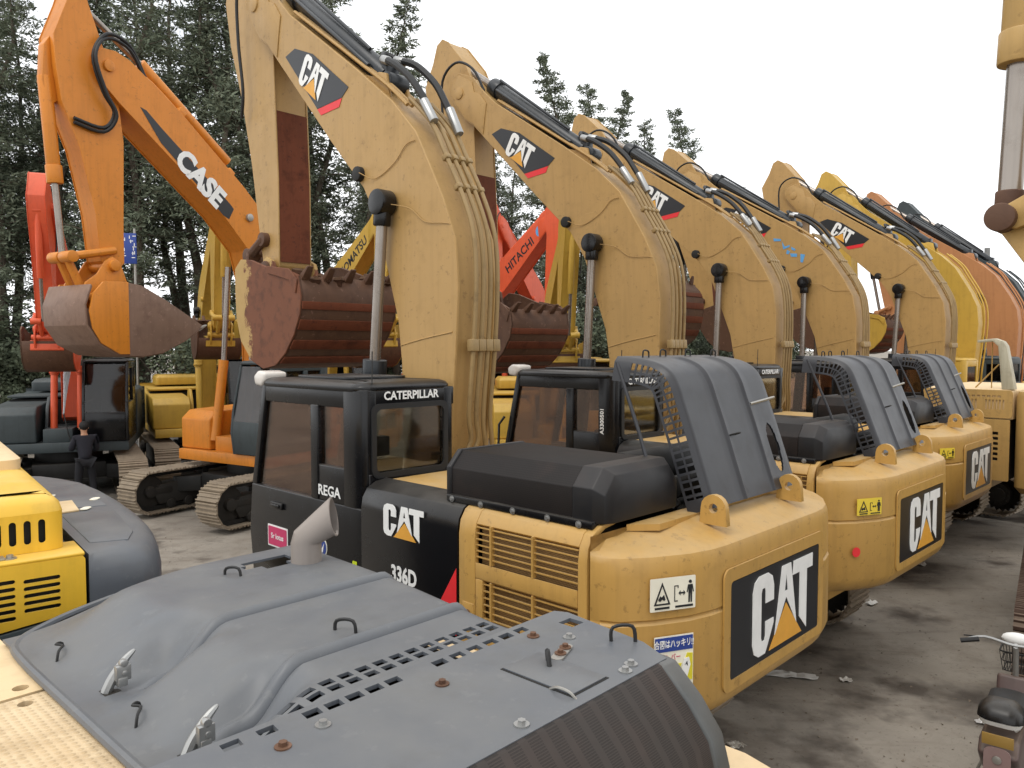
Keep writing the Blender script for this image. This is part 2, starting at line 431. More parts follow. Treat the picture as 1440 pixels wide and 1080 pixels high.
@cached
def m_track_frame(side):
    b = MB(); y = side*GAUGE
    b.prism([(-1.7, 0.22), (1.75, 0.22), (1.85, 0.4), (1.75, 0.62), (0.4, 0.72), (-1.2, 0.72), (-1.7, 0.66), (-1.85, 0.45)], y-0.17, y+0.17)
    for i in range(8):
        x = -1.45 + i*0.42; b.cyl((x, y-0.2, 0.2), (x, y+0.2, 0.2), 0.105, 12)
    for x in (-0.7, 0.6): b.cyl((x, y-0.14, 0.79), (x, y+0.14, 0.79), 0.075, 10)
    return b.mesh('track_frame', 0.015)
@cached
def m_idler(side):
    b = MB(); y = side*GAUGE
    b.cyl((TR_X, y-0.1, TR_Z), (TR_X, y+0.1, TR_Z), 0.345, 28); b.cyl((TR_X, y-0.2, TR_Z), (TR_X, y+0.2, TR_Z), 0.12, 16)
    b.obox(Matrix.Translation((TR_X-0.25, y, TR_Z)), 0.5, 0.36, 0.14)
    return b.mesh('idler', 0.02)
@cached
def m_sprocket(side):
    b = MB(); y = side*GAUGE; P = []
    for i in range(42):
        a = 2*math.pi*i/42; r = 0.37 if i % 2 else 0.31; P.append((-TR_X + r*math.cos(a), TR_Z + r*math.sin(a)))
    b.prism(P, y-0.05, y+0.05); b.cyl((-TR_X, y-0.2, TR_Z), (-TR_X, y+side*0.27, TR_Z), 0.22, 24); b.cyl((-TR_X, y, TR_Z), (-TR_X, y+side*0.31, TR_Z), 0.14, 20)
    for i in range(10):
        a = 2*math.pi*i/10; c = (-TR_X + 0.18*math.cos(a), y+side*0.26, TR_Z + 0.18*math.sin(a)); b.cyl(c, (c[0], c[1]+side*0.03, c[2]), 0.018, 6)
    return b.mesh('sprocket', 0.0)
@cached
def m_carbody():
    b = MB()
    b.prism([(-1.0, -0.75), (1.0, -0.75), (1.35, -1.1), (1.35, -1.2), (0.6, -1.2), (0.35, -0.95), (-0.35, -0.95), (-0.6, -1.2), (-1.35, -1.2), (-1.35, -1.1)], 0.42, 0.74, 'z')
    b.prism([(-1.0, 0.75), (1.0, 0.75), (1.35, 1.1), (1.35, 1.2), (0.6, 1.2), (0.35, 0.95), (-0.35, 0.95), (-0.6, 1.2), (-1.35, 1.2), (-1.35, 1.1)], 0.42, 0.74, 'z')
    b.box(-0.98, 0.98, -0.749, 0.749, 0.44, 0.8); b.cyl((0, 0, 0.8), (0, 0, 1.07), 0.72, 32)
    return b.mesh('carbody', 0.015)

# --- upper structure
@cached
def m_deck():
    b = MB()
    b.box(-2.95, 1.05, -1.40, 1.40, 1.07, 1.29); b.box(-0.5, 0.9, -0.38, 0.22, 1.29, 1.6)
    for y in (-0.42, 0.32): b.prism([(-0.75, 1.29), (0.55, 1.29), (0.3, 2.05), (0.05, 2.3), (-0.25, 2.3), (-0.5, 2.0)], y, y+0.07)
    return b.mesh('deck', 0.01)
SIDE_PROFILE = [(1.43, 1.29), (1.45, 1.5), (1.45, 2.22), (1.435, 2.31), (1.39, 2.38), (1.31, 2.42), (1.20, 2.435)]
def side_panel(x0, x1, prof=SIDE_PROFILE, th=0.04):
    b = MB(); n = len(prof)
    inner = [(y-th, z-th*0.6) for y, z in prof]
    return b.prism(list(prof) + inner[::-1], x0, x1, 'x')
@cached
def m_door_panel():
    b = side_panel(-1.805, -0.68)
    return b.mesh('side_door', 0.006)
@cached
def m_grille_panel():
    b = MB(); prof = SIDE_PROFILE
    b.add(*(lambda q: (q.v, q.f))(side_panel(-1.98, -1.82)))
    b.add(*(lambda q: (q.v, q.f))(side_panel(-2.93, -2.86)))
    b.add(*(lambda q: (q.v, q.f))(side_panel(-2.86, -1.98, [(1.43, 1.29), (1.45, 1.5), (1.45, 1.56)])))
    b.add(*(lambda q: (q.v, q.f))(side_panel(-2.86, -1.98, [(1.45, 1.94), (1.45, 2.05)])))
    b.add(*(lambda q: (q.v, q.f))(side_panel(-2.86, -1.98, [(1.437, 2.305), (1.39, 2.38), (1.31, 2.42), (1.20, 2.435)])))
    b.box(-2.05, -1.983, 1.41, 1.45, 1.56, 1.94)
    return b.mesh('grille_panel', 0.008)
@cached
def m_slat(w):
    b = MB(); b.prism([(0.0, -0.0035), (-0.014, -0.002), (-0.014, 0.003), (0.0, 0.0035)], 0, w, 'x'); return b.mesh('slat', smooth=False)
@cached
def m_rib(h):
    b = MB(); b.box(-0.007, 0.007, -0.03, 0.004, 0, h); return b.mesh('grille_rib')
@cached
def m_screen():
    b = MB(); b.box(-2.858, -1.985, 1.375, 1.385, 1.5, 2.33); return b.mesh('radiator_screen')
@cached
def m_core():
    b = MB(); b.box(-2.93, -0.7, -1.36, 1.33, 1.30, 2.2); return b.mesh('engine_bay')
@cached
def m_top_cover():
    b = MB()
    b.prism([(-1.70, 1.28), (-0.70, 1.28), (-0.70, 0.42), (-0.55, 0.42), (-0.55, 0.36), (-1.70, 0.36)], 2.36, 2.425, 'z')
    b.box(-1.70, -0.57, -1.38, 0.34, 2.25, 2.31)
    return b.mesh('top_cover', 0.02)
@cached
def m_tank():
    b = MB()
    b.prism([(0.95, 1.3), (0.95, 1.95), (0.75, 2.12), (-1.0, 2.18), (-2.9, 2.3), (-2.9, 1.3)], -1.44, -0.5)
    return b.mesh('fuel_tank', 0.04, 3)
# --- cab
@cached
def m_cab_shell():
    b = MB()
    b.prism([(1.12, 1.30), (1.18, 1.75), (1.13, 2.2), (-0.66, 2.2), (-0.66, 1.30)], 1.35, 1.42)              # door lower half
    b.box(-0.44, -0.02, 1.353, 1.417, 2.2, 2.5)
    b.prism([(1.13, 2.2), (0.91, 3.14), (0.83, 3.14), (1.04, 2.2)], 1.352, 1.418)                              # front post
    b.prism([(0.86, 2.99), (0.86, 3.145), (-0.55, 3.145), (-0.55, 2.99)], 1.354, 1.416)
    b.box(-0.03, 0.085, 1.34, 1.425, 2.2, 3.0)                                                                 # door post
    b.prism([(-0.40, 1.42), (-0.56, 1.42), (-0.62, 1.40), (-0.65, 1.36), (-0.66, 1.28), (-0.60, 1.28), (-0.60, 1.35), (-0.40, 1.35)], 2.19, 3.145, 'z')
    b.box(-0.66, -0.60, 0.45, 1.352, 1.30, 2.47); b.box(-0.658, -0.602, 0.45, 1.29, 2.99, 3.145)
    b.prism([(-0.66, 0.57), (-0.60, 0.57), (-0.60, 0.45), (-0.63, 0.45), (-0.66, 0.48)], 2.47, 3.145, 'z')
    b.prism([(1.12, 1.30), (1.18, 1.75), (1.13, 2.2), (-0.6, 2.2), (-0.6, 1.30)], 0.45, 0.51)
    b.prism([(1.13, 2.2), (0.91, 3.14), (0.83, 3.14), (1.04, 2.2)], 0.452, 0.508)
    b.box(-0.6, 0.87, 0.452, 0.508, 3.0, 3.145)
    b.prism([(1.12, 1.31), (1.18, 1.75), (1.155, 1.98), (1.10, 1.98), (1.12, 1.75), (1.06, 1.31)], 0.51, 1.35)
    b.box(-0.6, 1.06, 0.51, 1.35, 1.30, 1.36)
    return b.mesh('cab_shell', 0.012, 3)
@cached
def m_cab_roof():
    b = MB(); P = rrect(-0.66, 0.44, 0.96, 1.43, 0.14)
    rings = [[(x, y, z) for x, y in offset2(P, o)] for z, o in ((3.125, -0.012), (3.135, 0.0), (3.165, 0.0), (3.19, -0.025), (3.205, -0.07), (3.21, -0.2))]
    b.loft(rings); b.loft([[(x, y, z) for x, y in rrect(-0.25, 0.62, 0.62, 1.25, 0.08)] for z in (3.20, 3.232)])
    return b.mesh('cab_roof', 0.004)
@cached
def m_pane(k):
    b = MB()
    if k == 'side': b.prism([(1.04, 2.2), (0.86, 2.99), (0.085, 2.99), (0.085, 2.2)], 1.378, 1.386)
    elif k == 'quarter': b.box(-0.40, -0.03, 1.378, 1.386, 2.5, 2.99)
    elif k == 'rear': b.box(-0.635, -0.628, 0.57, 1.29, 2.47, 3.02)
    elif k == 'front': b.prism([(1.15, 1.98), (0.91, 3.09), (0.902, 3.09), (1.142, 1.98)], 0.51, 1.35)
    elif k == 'right': b.prism([(1.04, 2.2), (0.86, 3.0), (-0.6, 3.0), (-0.6, 2.2)], 0.476, 0.484)
    return b.mesh('window', smooth=False)
@cached
def m_seal():
    b = MB(); v = shapes([rrect(0.53, 2.43, 1.33, 3.03, 0.07), rrect(0.575, 2.475, 1.285, 2.985, 0.05)], 0.016)
    b.vf(v, (-0.664, 0, 0), (0, 1, 0), (0, 0, 1)); return b.mesh('window_seal', 0.003)
@cached
def m_seat():
    b = MB(); b.box(0.0, 0.5, 0.66, 1.18, 1.65, 1.78); b.prism([(0.02, 1.78), (-0.14, 2.5), (-0.24, 2.5), (-0.12, 1.72)], 0.68, 1.16); b.box(-0.2, -0.1, 0.8, 1.04, 2.53, 2.7)
    b.box(0.05, 0.4, 0.72, 1.1, 1.36, 1.65); b.box(0.1, 0.75, 0.53, 0.64, 1.6, 1.98); b.box(0.1, 0.75, 1.22, 1.33, 1.6, 1.98)
    b.cyl((0.8, 0.8, 1.36), (0.75, 0.8, 2.1), 0.02, 8); b.cyl((0.8, 1.05, 1.36), (0.75, 1.05, 2.1), 0.02, 8)
    return b.mesh('seat', 0.03)
@cached
def m_handrail():
    b = MB(); b.tube([(1.14, 1.46, 1.55), (1.16, 1.52, 1.6), (1.12, 1.52, 2.5), (1.08, 1.46, 2.6)], 0.016, 8); return b.mesh('handrail')
@cached
def m_mirror():
    b = MB(); b.tube(smooth_path([(1.1, 1.4, 2.9), (1.2, 1.5, 3.1), (1.22, 1.55, 2.85)], 4), 0.012, 6); b.box(1.2, 1.26, 1.48, 1.64, 2.55, 2.85); return b.mesh('mirror', 0.015)
@cached
def m_head_lamp():
    b = MB(); P = rrect(-0.1, -0.07, 0.1, 0.07, 0.04); b.prism([(p[0]+1.26, p[1]+3.2) for p in P], 0.93, 0.99, 'y'); return b.mesh('lamp', 0.01)
@cached
def m_work_lamp():
    b = MB(); b.prism([(0.94, 3.12), (1.06, 3.13), (1.08, 3.22), (1.0, 3.27), (0.86, 3.25), (0.88, 3.17)], 1.18, 1.42); return b.mesh('work_lamp', 0.03, 3)
@cached
def m_antenna():
    b = MB(); b.cyl((-0.63, 1.3, 3.0), (-0.63, 1.3, 3.04), 0.02, 8); b.tube([(-0.63, 1.3, 3.02), (-0.64, 1.3, 3.45)], 0.005, 5); return b.mesh('antenna')
# --- black cover box behind the cab, and its end pieces
def oct_ring(x, y0, y1, z0, z1, c):
    return [(x, y1, z0), (x, y1, z1-c), (x, y1-c*0.9, z1), (x, y0+c*0.9, z1), (x, y0, z1-c), (x, y0, z0)]
@cached
def m_cover():
    b = MB(); b.loft([oct_ring(x, 0.48, 1.33, 2.43, 2.745, 0.115) for x in (-1.62, -2.72)]); return b.mesh('cover', 0.004)
@cached
def m_cover_end(rear):
    b = MB()
    if rear: xs = ((-2.722, 0.0), (-2.73, 0.010), (-2.88, 0.010), (-2.945, -0.03), (-2.975, -0.09))
    else: xs = ((-1.618, 0.0), (-1.61, 0.010), (-1.57, 0.006), (-1.53, -0.04), (-1.51, -0.10))
    b.loft([oct_ring(x, 0.48-o, 1.33+o, 2.43, 2.745+o, 0.115) for x, o in xs]); return b.mesh('cover_end', 0.03, 3)
@cached
def m_flange():
    b = MB(); b.box(-2.9, -1.6, 1.29, 1.365, 2.40, 2.445); b.box(-2.9, -1.6, 0.46, 1.29, 2.405, 2.44); return b.mesh('flange', 0.004)
@cached
def m_bolt(r=0.014):
    b = MB(); b.cyl((0, 0, 0), (0, 0, 0.35*r), r*1.9, 14); b.cyl((0, 0, 0.35*r), (0, 0, 1.3*r), r, 6); return b.mesh('bolt', smooth=False)
# --- raised engine hood
HOOD_PROF = [(-3.2, 2.44), (-3.17, 2.52), (-3.10, 2.72), (-3.03, 2.92), (-2.955, 3.12), (-2.91, 3.235), (-2.85, 3.32), (-2.75, 3.375), (-2.6, 3.405), (-2.42, 3.42)]
@cached
def m_hood():
    b = MB(); prof = smooth_path([(x, 0, z) for x, z in HOOD_PROF], 6)
    L = [0.0]
    for i in range(1, len(prof)): L.append(L[-1] + (prof[i]-prof[i-1]).length)
    tot = L[-1]
    def at(s):
        d = s*tot
        for i in range(1, len(L)):
            if L[i] >= d or i == len(L)-1:
                t = (d-L[i-1])/max(1e-9, L[i]-L[i-1]); p = prof[i-1].lerp(prof[i], t); q = (prof[i]-prof[i-1]).normalized(); return p, Vector((-q.z, 0, q.x))
    def fn(y, s, off=0.0):
        p, n = at(s); p = p - n*off
        h = 0.0
        for yr in (0.14, -0.30): h += 0.020*math.exp(-((y-yr)/0.018)**2)*(1 if s < 0.82 else max(0, (0.9-s)/0.08))
        edge = 0.0
        if y < -0.66: edge = -((-0.66-y)/0.1)**2*0.09
        if y > 0.56:
            t = y-0.56; return p - n*(t*1.15) + Vector((0, 0.46 + 0.03*min(1, t/0.03) + 0.15*t, 0))
        return p + n*(h+edge) + Vector((0, y-0.1, 0))
    ys = sorted(set([-0.76, -0.74, -0.70, -0.66] + [-0.62+i*0.0125 for i in range(17)] + [yr+d for yr in (0.14, -0.30) for d in (-.035, -.024, -.015, -.008, 0, .008, .015, .024, .035)] + [-0.2, -0.1, 0.0, 0.06, 0.25, 0.35, 0.45, 0.5, 0.53, 0.56, 0.57, 0.58, 0.592, 0.637, 0.649, 0.694, 0.71]))
    ss = [i/168 for i in range(169)]
    def skip(y, s):
        if (0.592 < y < 0.637 or 0.649 < y < 0.694) and 0.06 < s < 0.9: return int(s*168) % 6 > 1
        if ((y+0.515)/0.075)**2 + ((s-0.22)/0.135)**2 < 1: return True
        return False
    ys = [round(y, 4) for y in ys]
    b.grid(fn, ys, ss, skip); b.grid(lambda y, s: fn(y - (0.012 if y > 0.56 else 0), s, 0.014), ys, ss, skip)
    rim = [(y, 0.0) for y in ys] + [(ys[-1], s) for s in ss[1:]] + [(y, 1.0) for y in ys[-2::-1]] + [(ys[0], s) for s in ss[-2:0:-1]]
    b.loft([[fn(y, s) for y, s in rim], [fn(y - (0.012 if y > 0.56 else 0), s, 0.014) for y, s in rim]], caps=False)
    return b.mesh('hood', angle=50)
@cached
def m_hood_hook(k):
    b = MB(); b.tube(smooth_path([(0, -0.035, 0), (0.0, -0.03, 0.045), (0, 0.03, 0.05), (0, 0.04, 0)], 4), 0.006, 6); return b.mesh('grab_hook')
@cached
def m_hood_stay(k):
    b = MB(); b.tube([(-2.5, 0.58, 3.38), (-2.72, 0.62, 2.9), (-2.86, 0.62, 2.5), (-2.95, 0.55, 2.42)] if k else [(-2.42, -0.6, 3.36), (-2.55, -0.6, 2.4)], 0.013, 6); return b.mesh('hood_stay')
@cached
def m_engine():
    b = MB()
    b.cyl((-2.45, 0.45, 2.58), (-2.45, -0.5, 2.58), 0.15, 20); b.cyl((-2.78, 0.3, 2.5), (-2.78, -0.9, 2.5), 0.08, 12)
    b.box(-2.9, -1.75, -1.3, 0.4, 2.2, 2.38); b.tube(smooth_path([(-2.9, 0.42, 2.4), (-2.7, 0.44, 2.55), (-2.5, 0.43, 2.45), (-2.2, 0.42, 2.42)], 4), 0.035, 8)
    for i in range(6): b.box(-2.3+i*0.09, -2.25+i*0.09, -0.6, 0.3, 2.38, 2.44)
    return b.mesh('engine', 0.006)
# --- counterweight
CW_HALF = [(-2.955, 1.45), (-3.03, 1.45), (-3.13, 1.40), (-3.25, 1.24), (-3.36, 1.02), (-3.405, 0.85), (-3.42, 0.70)]
CW_PLAN = CW_HALF + [(x, -y) for x, y in CW_HALF[::-1]]
@cached
def m_counterweight():
    b = MB(); rings = []
    def ring(z, o, fx=0.0):
        out = []
        for x, y in CW_PLAN:
            r = math.hypot(x+2.5, y); k = max(0.0, min(1.0, (-2.96-x)/0.1))
            out.append((min(-2.955, x + o*k*0.9 + fx*k), y - math.copysign(o, y)*k, z))
        return out
    for z, o in ((1.20, 0.16), (1.22, 0.10), (1.28, 0.035), (1.36, 0.0), (1.88, 0.0), (1.892, 0.012), (1.90, 0.014), (1.912, 0.004), (2.16, 0.008), (2.235, 0.012), (2.27, 0.024), (2.285, 0.045), (2.297, 0.085), (2.345, 0.22), (2.385, 0.34)):
        rings.append(ring(z, o))
    b.loft(rings)
    b.prism([(-2.96, 1.1), (-3.1, 0.95), (-3.1, -0.95), (-2.96, -1.1)], 2.36, 2.40, 'z')
    return b.mesh('counterweight', angle=30)
@cached
def m_cw_rim():
    b = MB(); v = shapes([rrect(-0.74, 1.36, 0.74, 2.13, 0.06), rrect(-0.66, 1.425, 0.66, 2.045, 0.03)], 0.012)
    b.vf(v, (-3.424, 0, 0), (0, -1, 0), (0, 0, 1)); return b.mesh('logo_rim', 0.005, 3)
@cached
def m_logo_plate():
    b = MB(); b.box(-3.428, -3.421, -0.655, 0.655, 1.43, 2.04); return b.mesh('logo_plate')
L_C = [(.5,.63),(.5,.82),(.46,.94),(.36,1),(.14,1),(.04,.94),(0,.82),(0,.18),(.04,.06),(.14,0),(.30,0),(.36,.09),(.5,.34),(.5,.40),(.3,.40),(.3,.22),(.28,.17),(.22,.17),(.2,.22),(.2,.78),(.22,.83),(.28,.83),(.3,.78),(.3,.63)]
L_A = [(.70,1),(.93,1),(1.10,.15),(.815,.58),(.53,.15)]
L_AH = [(.815,.88),(.775,.66),(.855,.66)]
L_T = [(1.0,1),(1.53,1),(1.53,.82),(1.37,.82),(1.37,.02),(1.17,.22),(1.17,.82),(.98,.82)]
L_TRI = [(.40,0),(1.24,0),(.815,.50)]
@cached
def logo_vf():
    s = lambda P: [(x-0.765, y-0.5) for x, y in P]
    return shapes([s(L_C)], .004), shapes([s(L_A), s(L_AH)], .004), shapes([s(L_T)], .004), shapes([s(L_TRI)], .004)
@cached
def m_logo(O, U, V, part, lift=0.004):
    b = MB(); O, U, V = Vector(O), Vector(U), Vector(V); N = U.cross(V).normalized(); vfs = logo_vf()
    for vf in (vfs[:3] if part == 'letters' else vfs[3:]):
        m = max(1e-6, U.length)
        b.vf(vf, O + N*lift, U, V)
    return b.mesh(part, smooth=False)
@cached
def m_text(body, O, U, V, xs=1.0, bold=0.02, lift=0.003):
    b = MB(); O, U, V = Vector(O), Vector(U), Vector(V); b.vf(text(body, 1.0, xs, bold), O + U.cross(V).normalized()*lift, U, V); return b.mesh('lettering', smooth=False)
@cached
def m_shape(polys, O, U, V, lift=0.003, th=0.003):
    b = MB(); O, U, V = Vector(O), Vector(U), Vector(V); b.vf(shapes(polys, th), O + U.cross(V).normalized()*lift, U, V); return b.mesh('decal', smooth=False)
@cached
def m_eye():
    b = MB(); P = [(-0.11, 0), (0.11, 0), (0.10, 0.12)] + [(0.1*math.cos(a), 0.12+0.1*math.sin(a)) for a in [math.pi*k/8 for k in range(1, 8)]] + [(-0.10, 0.12)]
    H = [(0.036*math.cos(2*math.pi*k/14), 0.12+0.036*math.sin(2*math.pi*k/14)) for k in range(14)]
    b.vf(shapes([P, H], 0.05), (0, 0, 0), (1, 0, 0), (0, 0, 1)); return b.mesh('lifting_eye', 0.006)

# --- boom, stick, bucket
FOOT = (-0.1, 1.9)
TIP = (2.95, 7.52)
BOOM = [(0.16, 1.78), (0.17, 2.6), (0.19, 3.34), (0.24, 3.74), (0.39, 4.20), (0.56, 4.71), (0.79, 5.09), (1.37, 5.66), (2.66, 6.99), (2.83, 7.10), (3.01, 7.33), (3.15, 7.52), (3.18, 7.66), (3.12, 7.78), (2.97, 7.82), (2.67, 7.68), (2.42, 7.38),
        (2.19, 7.16), (0.93, 6.26), (0.35, 5.82), (0.0, 5.47), (-0.17, 5.18), (-0.37, 4.83), (-0.53, 4.46), (-0.57, 4.04), (-0.53, 3.41), (-0.45, 2.51), (-0.42, 1.9), (-0.30, 1.72), (-0.05, 1.66)]
@cached
def m_boom(poly, y1=0.31, y0=None):
    b = MB(); poly = list(poly); y0 = -y1 if y0 is None else y0
    b.prism(poly, y0, y1); o = offset2(poly, 0.022)
    b.prism(o, y1-0.001, y1+0.03); b.prism(o, y0-0.03, y0+0.001)
    return b.mesh('boom', 0.005, 1, angle=25)
@cached
def m_boom_plates(s):
    b = MB(); y = 0.341 if s > 0 else -0.151
    b.prism([(2.45, 6.78), (2.66, 6.99), (2.83, 7.10), (3.0, 7.33), (3.15, 7.55), (3.1, 7.76), (2.95, 7.8), (2.66, 7.62), (2.62, 7.45), (2.5, 7.40), (2.36, 7.22), (2.40, 7.05)], y, y+s*0.012)
    return b.mesh('nose_plate', 0.004)
@cached
def m_bracket():
    b = MB()
    for s in (1, -1): b.prism([(0.98, 6.27), (0.5, 5.91), (0.56, 6.18), (0.68, 6.22), (0.78, 6.2)], 0.1+s*0.12-0.02, 0.1+s*0.12+0.02)
    return b.mesh('cylinder_bracket', 0.01)
@cached
def m_boss(x, z, r, L, s):
    b = MB()
    b.cyl((x, 0.3 if s > 0 else -0.1, z), (x, (0.34+L) if s > 0 else -(0.15+L), z), r, 20)
    return b.mesh('pin_boss', 0.012)
@cached
def m_boom_pipe(k):
    y = (-0.06, 0.03, 0.12, 0.21)[k]
    back = [(0.28, 5.84), (-0.05, 5.53), (-0.25, 5.2), (-0.44, 4.87), (-0.60, 4.49), (-0.64, 4.04), (-0.60, 3.41), (-0.54, 2.85)]
    pts = [(x-0.05, y, z+0.03) for x, z in back]
    pts += [(-0.56, y-0.05, 2.62), (-0.52, y-0.10 if k < 2 else y+0.08, 2.4), (-0.46, y-0.12 if k < 2 else y+0.1, 2.1)]
    b = MB(); b.tube(smooth_path(pts, 4), 0.021, 8); return b.mesh('hydraulic_pipe')
@cached
def m_top_pipe(k):
    y = (0.26, 0.2)[k]; top = [(2.2, 7.2), (1.6, 6.78), (0.95, 6.32), (0.5, 6.0), (0.2, 5.75)]
    b = MB(); b.tube(smooth_path([(x, y, z+0.04) for x, z in top], 4), 0.02, 6); return b.mesh('top_pipe')
@cached
def m_clamp(x, z, a, big=False):
    b = MB()
    M = Matrix.Translation((x, 0, z)) @ Matrix.Rotation(a, 4, 'Y')
    for y in (-0.06, 0.03, 0.12, 0.21): b.obox(M @ Matrix.Translation((0, y, 0)), 0.075, 0.086 if big else 0.06, 0.11 if big else 0.05)
    return b.mesh('pipe_clamp', 0.01)
FIT = (((0.70, 0.17, 6.36), (0.58, 0.19, 6.31)), ((0.72, 0.0, 6.40), (0.60, -0.02, 6.36)), ((0.02, 0.21, 5.80), (-0.12, 0.2, 5.58)), ((-0.05, -0.05, 5.76), (-0.18, -0.06, 5.50)))
@cached
def m_hose(k):
    b = MB()
    if k == 0: b.tube(smooth_path([(0.66, 0.18, 6.35), (0.45, 0.21, 6.24), (0.22, 0.21, 6.06), (0.05, 0.2, 5.85), (-0.1, 0.18, 5.6)], 5), 0.036, 8)
    elif k == 1: b.tube(smooth_path([(0.68, 0.0, 6.39), (0.42, -0.03, 6.28), (0.16, -0.05, 6.05), (0.0, -0.05, 5.82), (-0.16, -0.06, 5.54)], 5), 0.036, 8)
    elif k == 2: b.tube(smooth_path([(2.45, 0.3, 7.44), (2.62, 0.36, 7.80), (2.95, 0.4, 7.98), (3.3, 0.38, 7.8), (3.34, 0.36, 7.2), (3.28, 0.34, 6.6), (3.4, 0.3, 6.3)], 5), 0.02, 8)
    elif k == 3: b.tube(smooth_path([(0.80, 0.40, 5.22), (0.6, 0.352, 5.14), (0.3, 0.35, 5.24), (0.12, 0.35, 5.38), (-0.02, 0.35, 5.40)], 5), 0.0045, 6)
    elif k == 4: b.tube(smooth_path([(0.28, 0.45, 4.84), (0.05, 0.36, 4.78), (-0.15, 0.352, 4.64), (-0.4, 0.35, 4.60), (-0.5, 0.34, 4.58)], 5), 0.0045, 6)
    elif k == 5: b.tube(smooth_path([(0.72, 0.17, 6.38), (0.78, 0.1, 6.45), (0.78, 0.05, 6.46), (0.72, 0.0, 6.42)], 4), 0.03, 6)
    return b.mesh('hose')
@cached
def m_fitting(k):
    b = MB(); b.cyl(FIT[k][0], FIT[k][1], 0.046, 10); return b.mesh('hose_fitting', 0.006)
@cached
def m_weld(k):
    b = MB()
    P = ([(0.22, 0.342, 3.5), (-0.1, 0.342, 3.56), (-0.52, 0.342, 3.62)], [(0.80, 0.342, 5.12), (0.55, 0.342, 5.5), (0.32, 0.342, 5.78)])[k]
    b.tube(smooth_path(P, 4), 0.0065, 6); return b.mesh('weld_seam')
@cached
def m_lift_rod(s):
    b = MB(); yc = 0.44 if s > 0 else -0.26; b.cyl((0.36, yc, 4.84), (0.52, yc, 3.2), 0.055, 18); return b.mesh('lift_cylinder_rod')
@cached
def m_lift_head(s):
    b = MB(); yc = 0.44 if s > 0 else -0.26; b.cyl((0.36, yc-s*0.08, 4.86), (0.36, yc+s*0.09, 4.86), 0.125, 22); b.cyl((0.365, yc, 4.80), (0.378, yc, 4.64), 0.085, 18); return b.mesh('lift_cylinder_head', 0.015)
@cached
def m_lift_barrel(s):
    b = MB(); yc = 0.44 if s > 0 else -0.26; b.cyl((0.517, yc, 3.24), (0.80, yc, 1.5), 0.095, 18); b.cyl((0.505, yc, 3.36), (0.53, yc, 3.10), 0.12, 18); b.cyl((0.52, yc, 3.2), (0.528, yc, 3.15), 0.14, 18); return b.mesh('lift_cylinder_barrel', 0.006)
SC_A, SC_B, SC_T = Vector((0.62, 0, 6.12)), Vector((2.42, 0, 7.52)), Vector((3.52, 0, 8.33))
@cached
def m_sc_barrel():
    b = MB(); d = (SC_B-SC_A).normalized(); b.cyl(SC_A+d*0.12, SC_B, 0.115, 22); b.cyl(SC_B-d*0.14, SC_B+d*0.05, 0.135, 22); b.cyl(SC_A-Vector((0, 0.12, 0)), SC_A+Vector((0, 0.12, 0)), 0.1, 16); b.box(SC_A.x+0.02, SC_A.x+0.22, -0.08, 0.08, SC_A.z-0.02, SC_A.z+0.2)
    n = Vector((-d.z, 0, d.x))
    b.tube([SC_A+d*0.5+n*0.13+Vector((0, 0.06, 0)), SC_B-d*0.1+n*0.15+Vector((0, 0.06, 0))], 0.022, 8)
    b.tube([SC_A+d*0.3+n*0.02+Vector((0, 0.15, 0)), SC_B-d*0.2+n*0.02+Vector((0, 0.15, 0))], 0.024, 8)
    return b.mesh('stick_cylinder_barrel', 0.01)
@cached
def m_sc_rod():
    b = MB(); b.cyl(SC_B, SC_T, 0.06, 16); b.cyl(SC_T-Vector((0, 0.1, 0)), SC_T+Vector((0, 0.1, 0)), 0.11, 16); return b.mesh('stick_cylinder_rod')
STICK = [(2.71, 4.45), (2.71, 5.46), (2.75, 6.28), (2.78, 6.93), (2.74, 7.2), (2.74, 7.55), (2.95, 7.98), (3.36, 8.44), (3.50, 8.52), (3.62, 8.46), (3.72, 8.2), (3.92, 7.86), (3.80, 7.29), (3.53, 6.57), (3.30, 5.72), (3.15, 4.95), (3.02, 4.35), (2.86, 4.27)]
BPIN = (2.84, 4.42)
@cached
def m_stick(poly, hw=0.2):
    b = MB(); poly = list(poly); b.prism(poly, -hw, hw); o = offset2(poly, 0.015); b.prism(o, hw-0.001, hw+0.02); b.prism(o, -hw-0.02, -hw+0.001); return b.mesh('stick', 0.006, 1, angle=25)
@cached
def m_stick_wear():
    b = MB(); b.prism([(2.695, 4.5), (2.695, 5.46), (2.735, 6.28), (2.74, 6.28), (2.70, 5.46), (2.70, 4.5)], -0.2, 0.2); return b.mesh('wear_plate')
@cached
def m_bc_barrel():
    b = MB(); b.cyl((3.75, 0, 7.5), (3.55, 0, 5.75), 0.085, 16); b.cyl((3.75, -0.1, 7.5), (3.75, 0.1, 7.5), 0.1, 14); return b.mesh('bucket_cylinder_barrel', 0.006)
@cached
def m_bc_rod():
    b = MB(); b.cyl((3.55, 0, 5.75), (3.36, 0, 4.62), 0.045, 14); return b.mesh('bucket_cylinder_rod')
@cached
def m_linkage():
    b = MB()
    for s in (1, -1):
        b.tube([(2.98, s*0.26, 4.78), (3.36, s*0.24, 4.62)], 0.06, 8); b.cyl((2.98, s*0.2, 4.78), (2.98, s*0.30, 4.78), 0.085, 14); b.cyl((3.36, s*0.05, 4.62), (3.36, s*0.3, 4.62), 0.085, 14)
        b.tube([(3.36, s*0.1, 4.62), (2.98, s*0.1, 4.22)], 0.06, 8)
    b.cyl((2.84, -0.34, 4.42), (2.84, 0.34, 4.42), 0.09, 14)
    return b.mesh('bucket_link', 0.006)
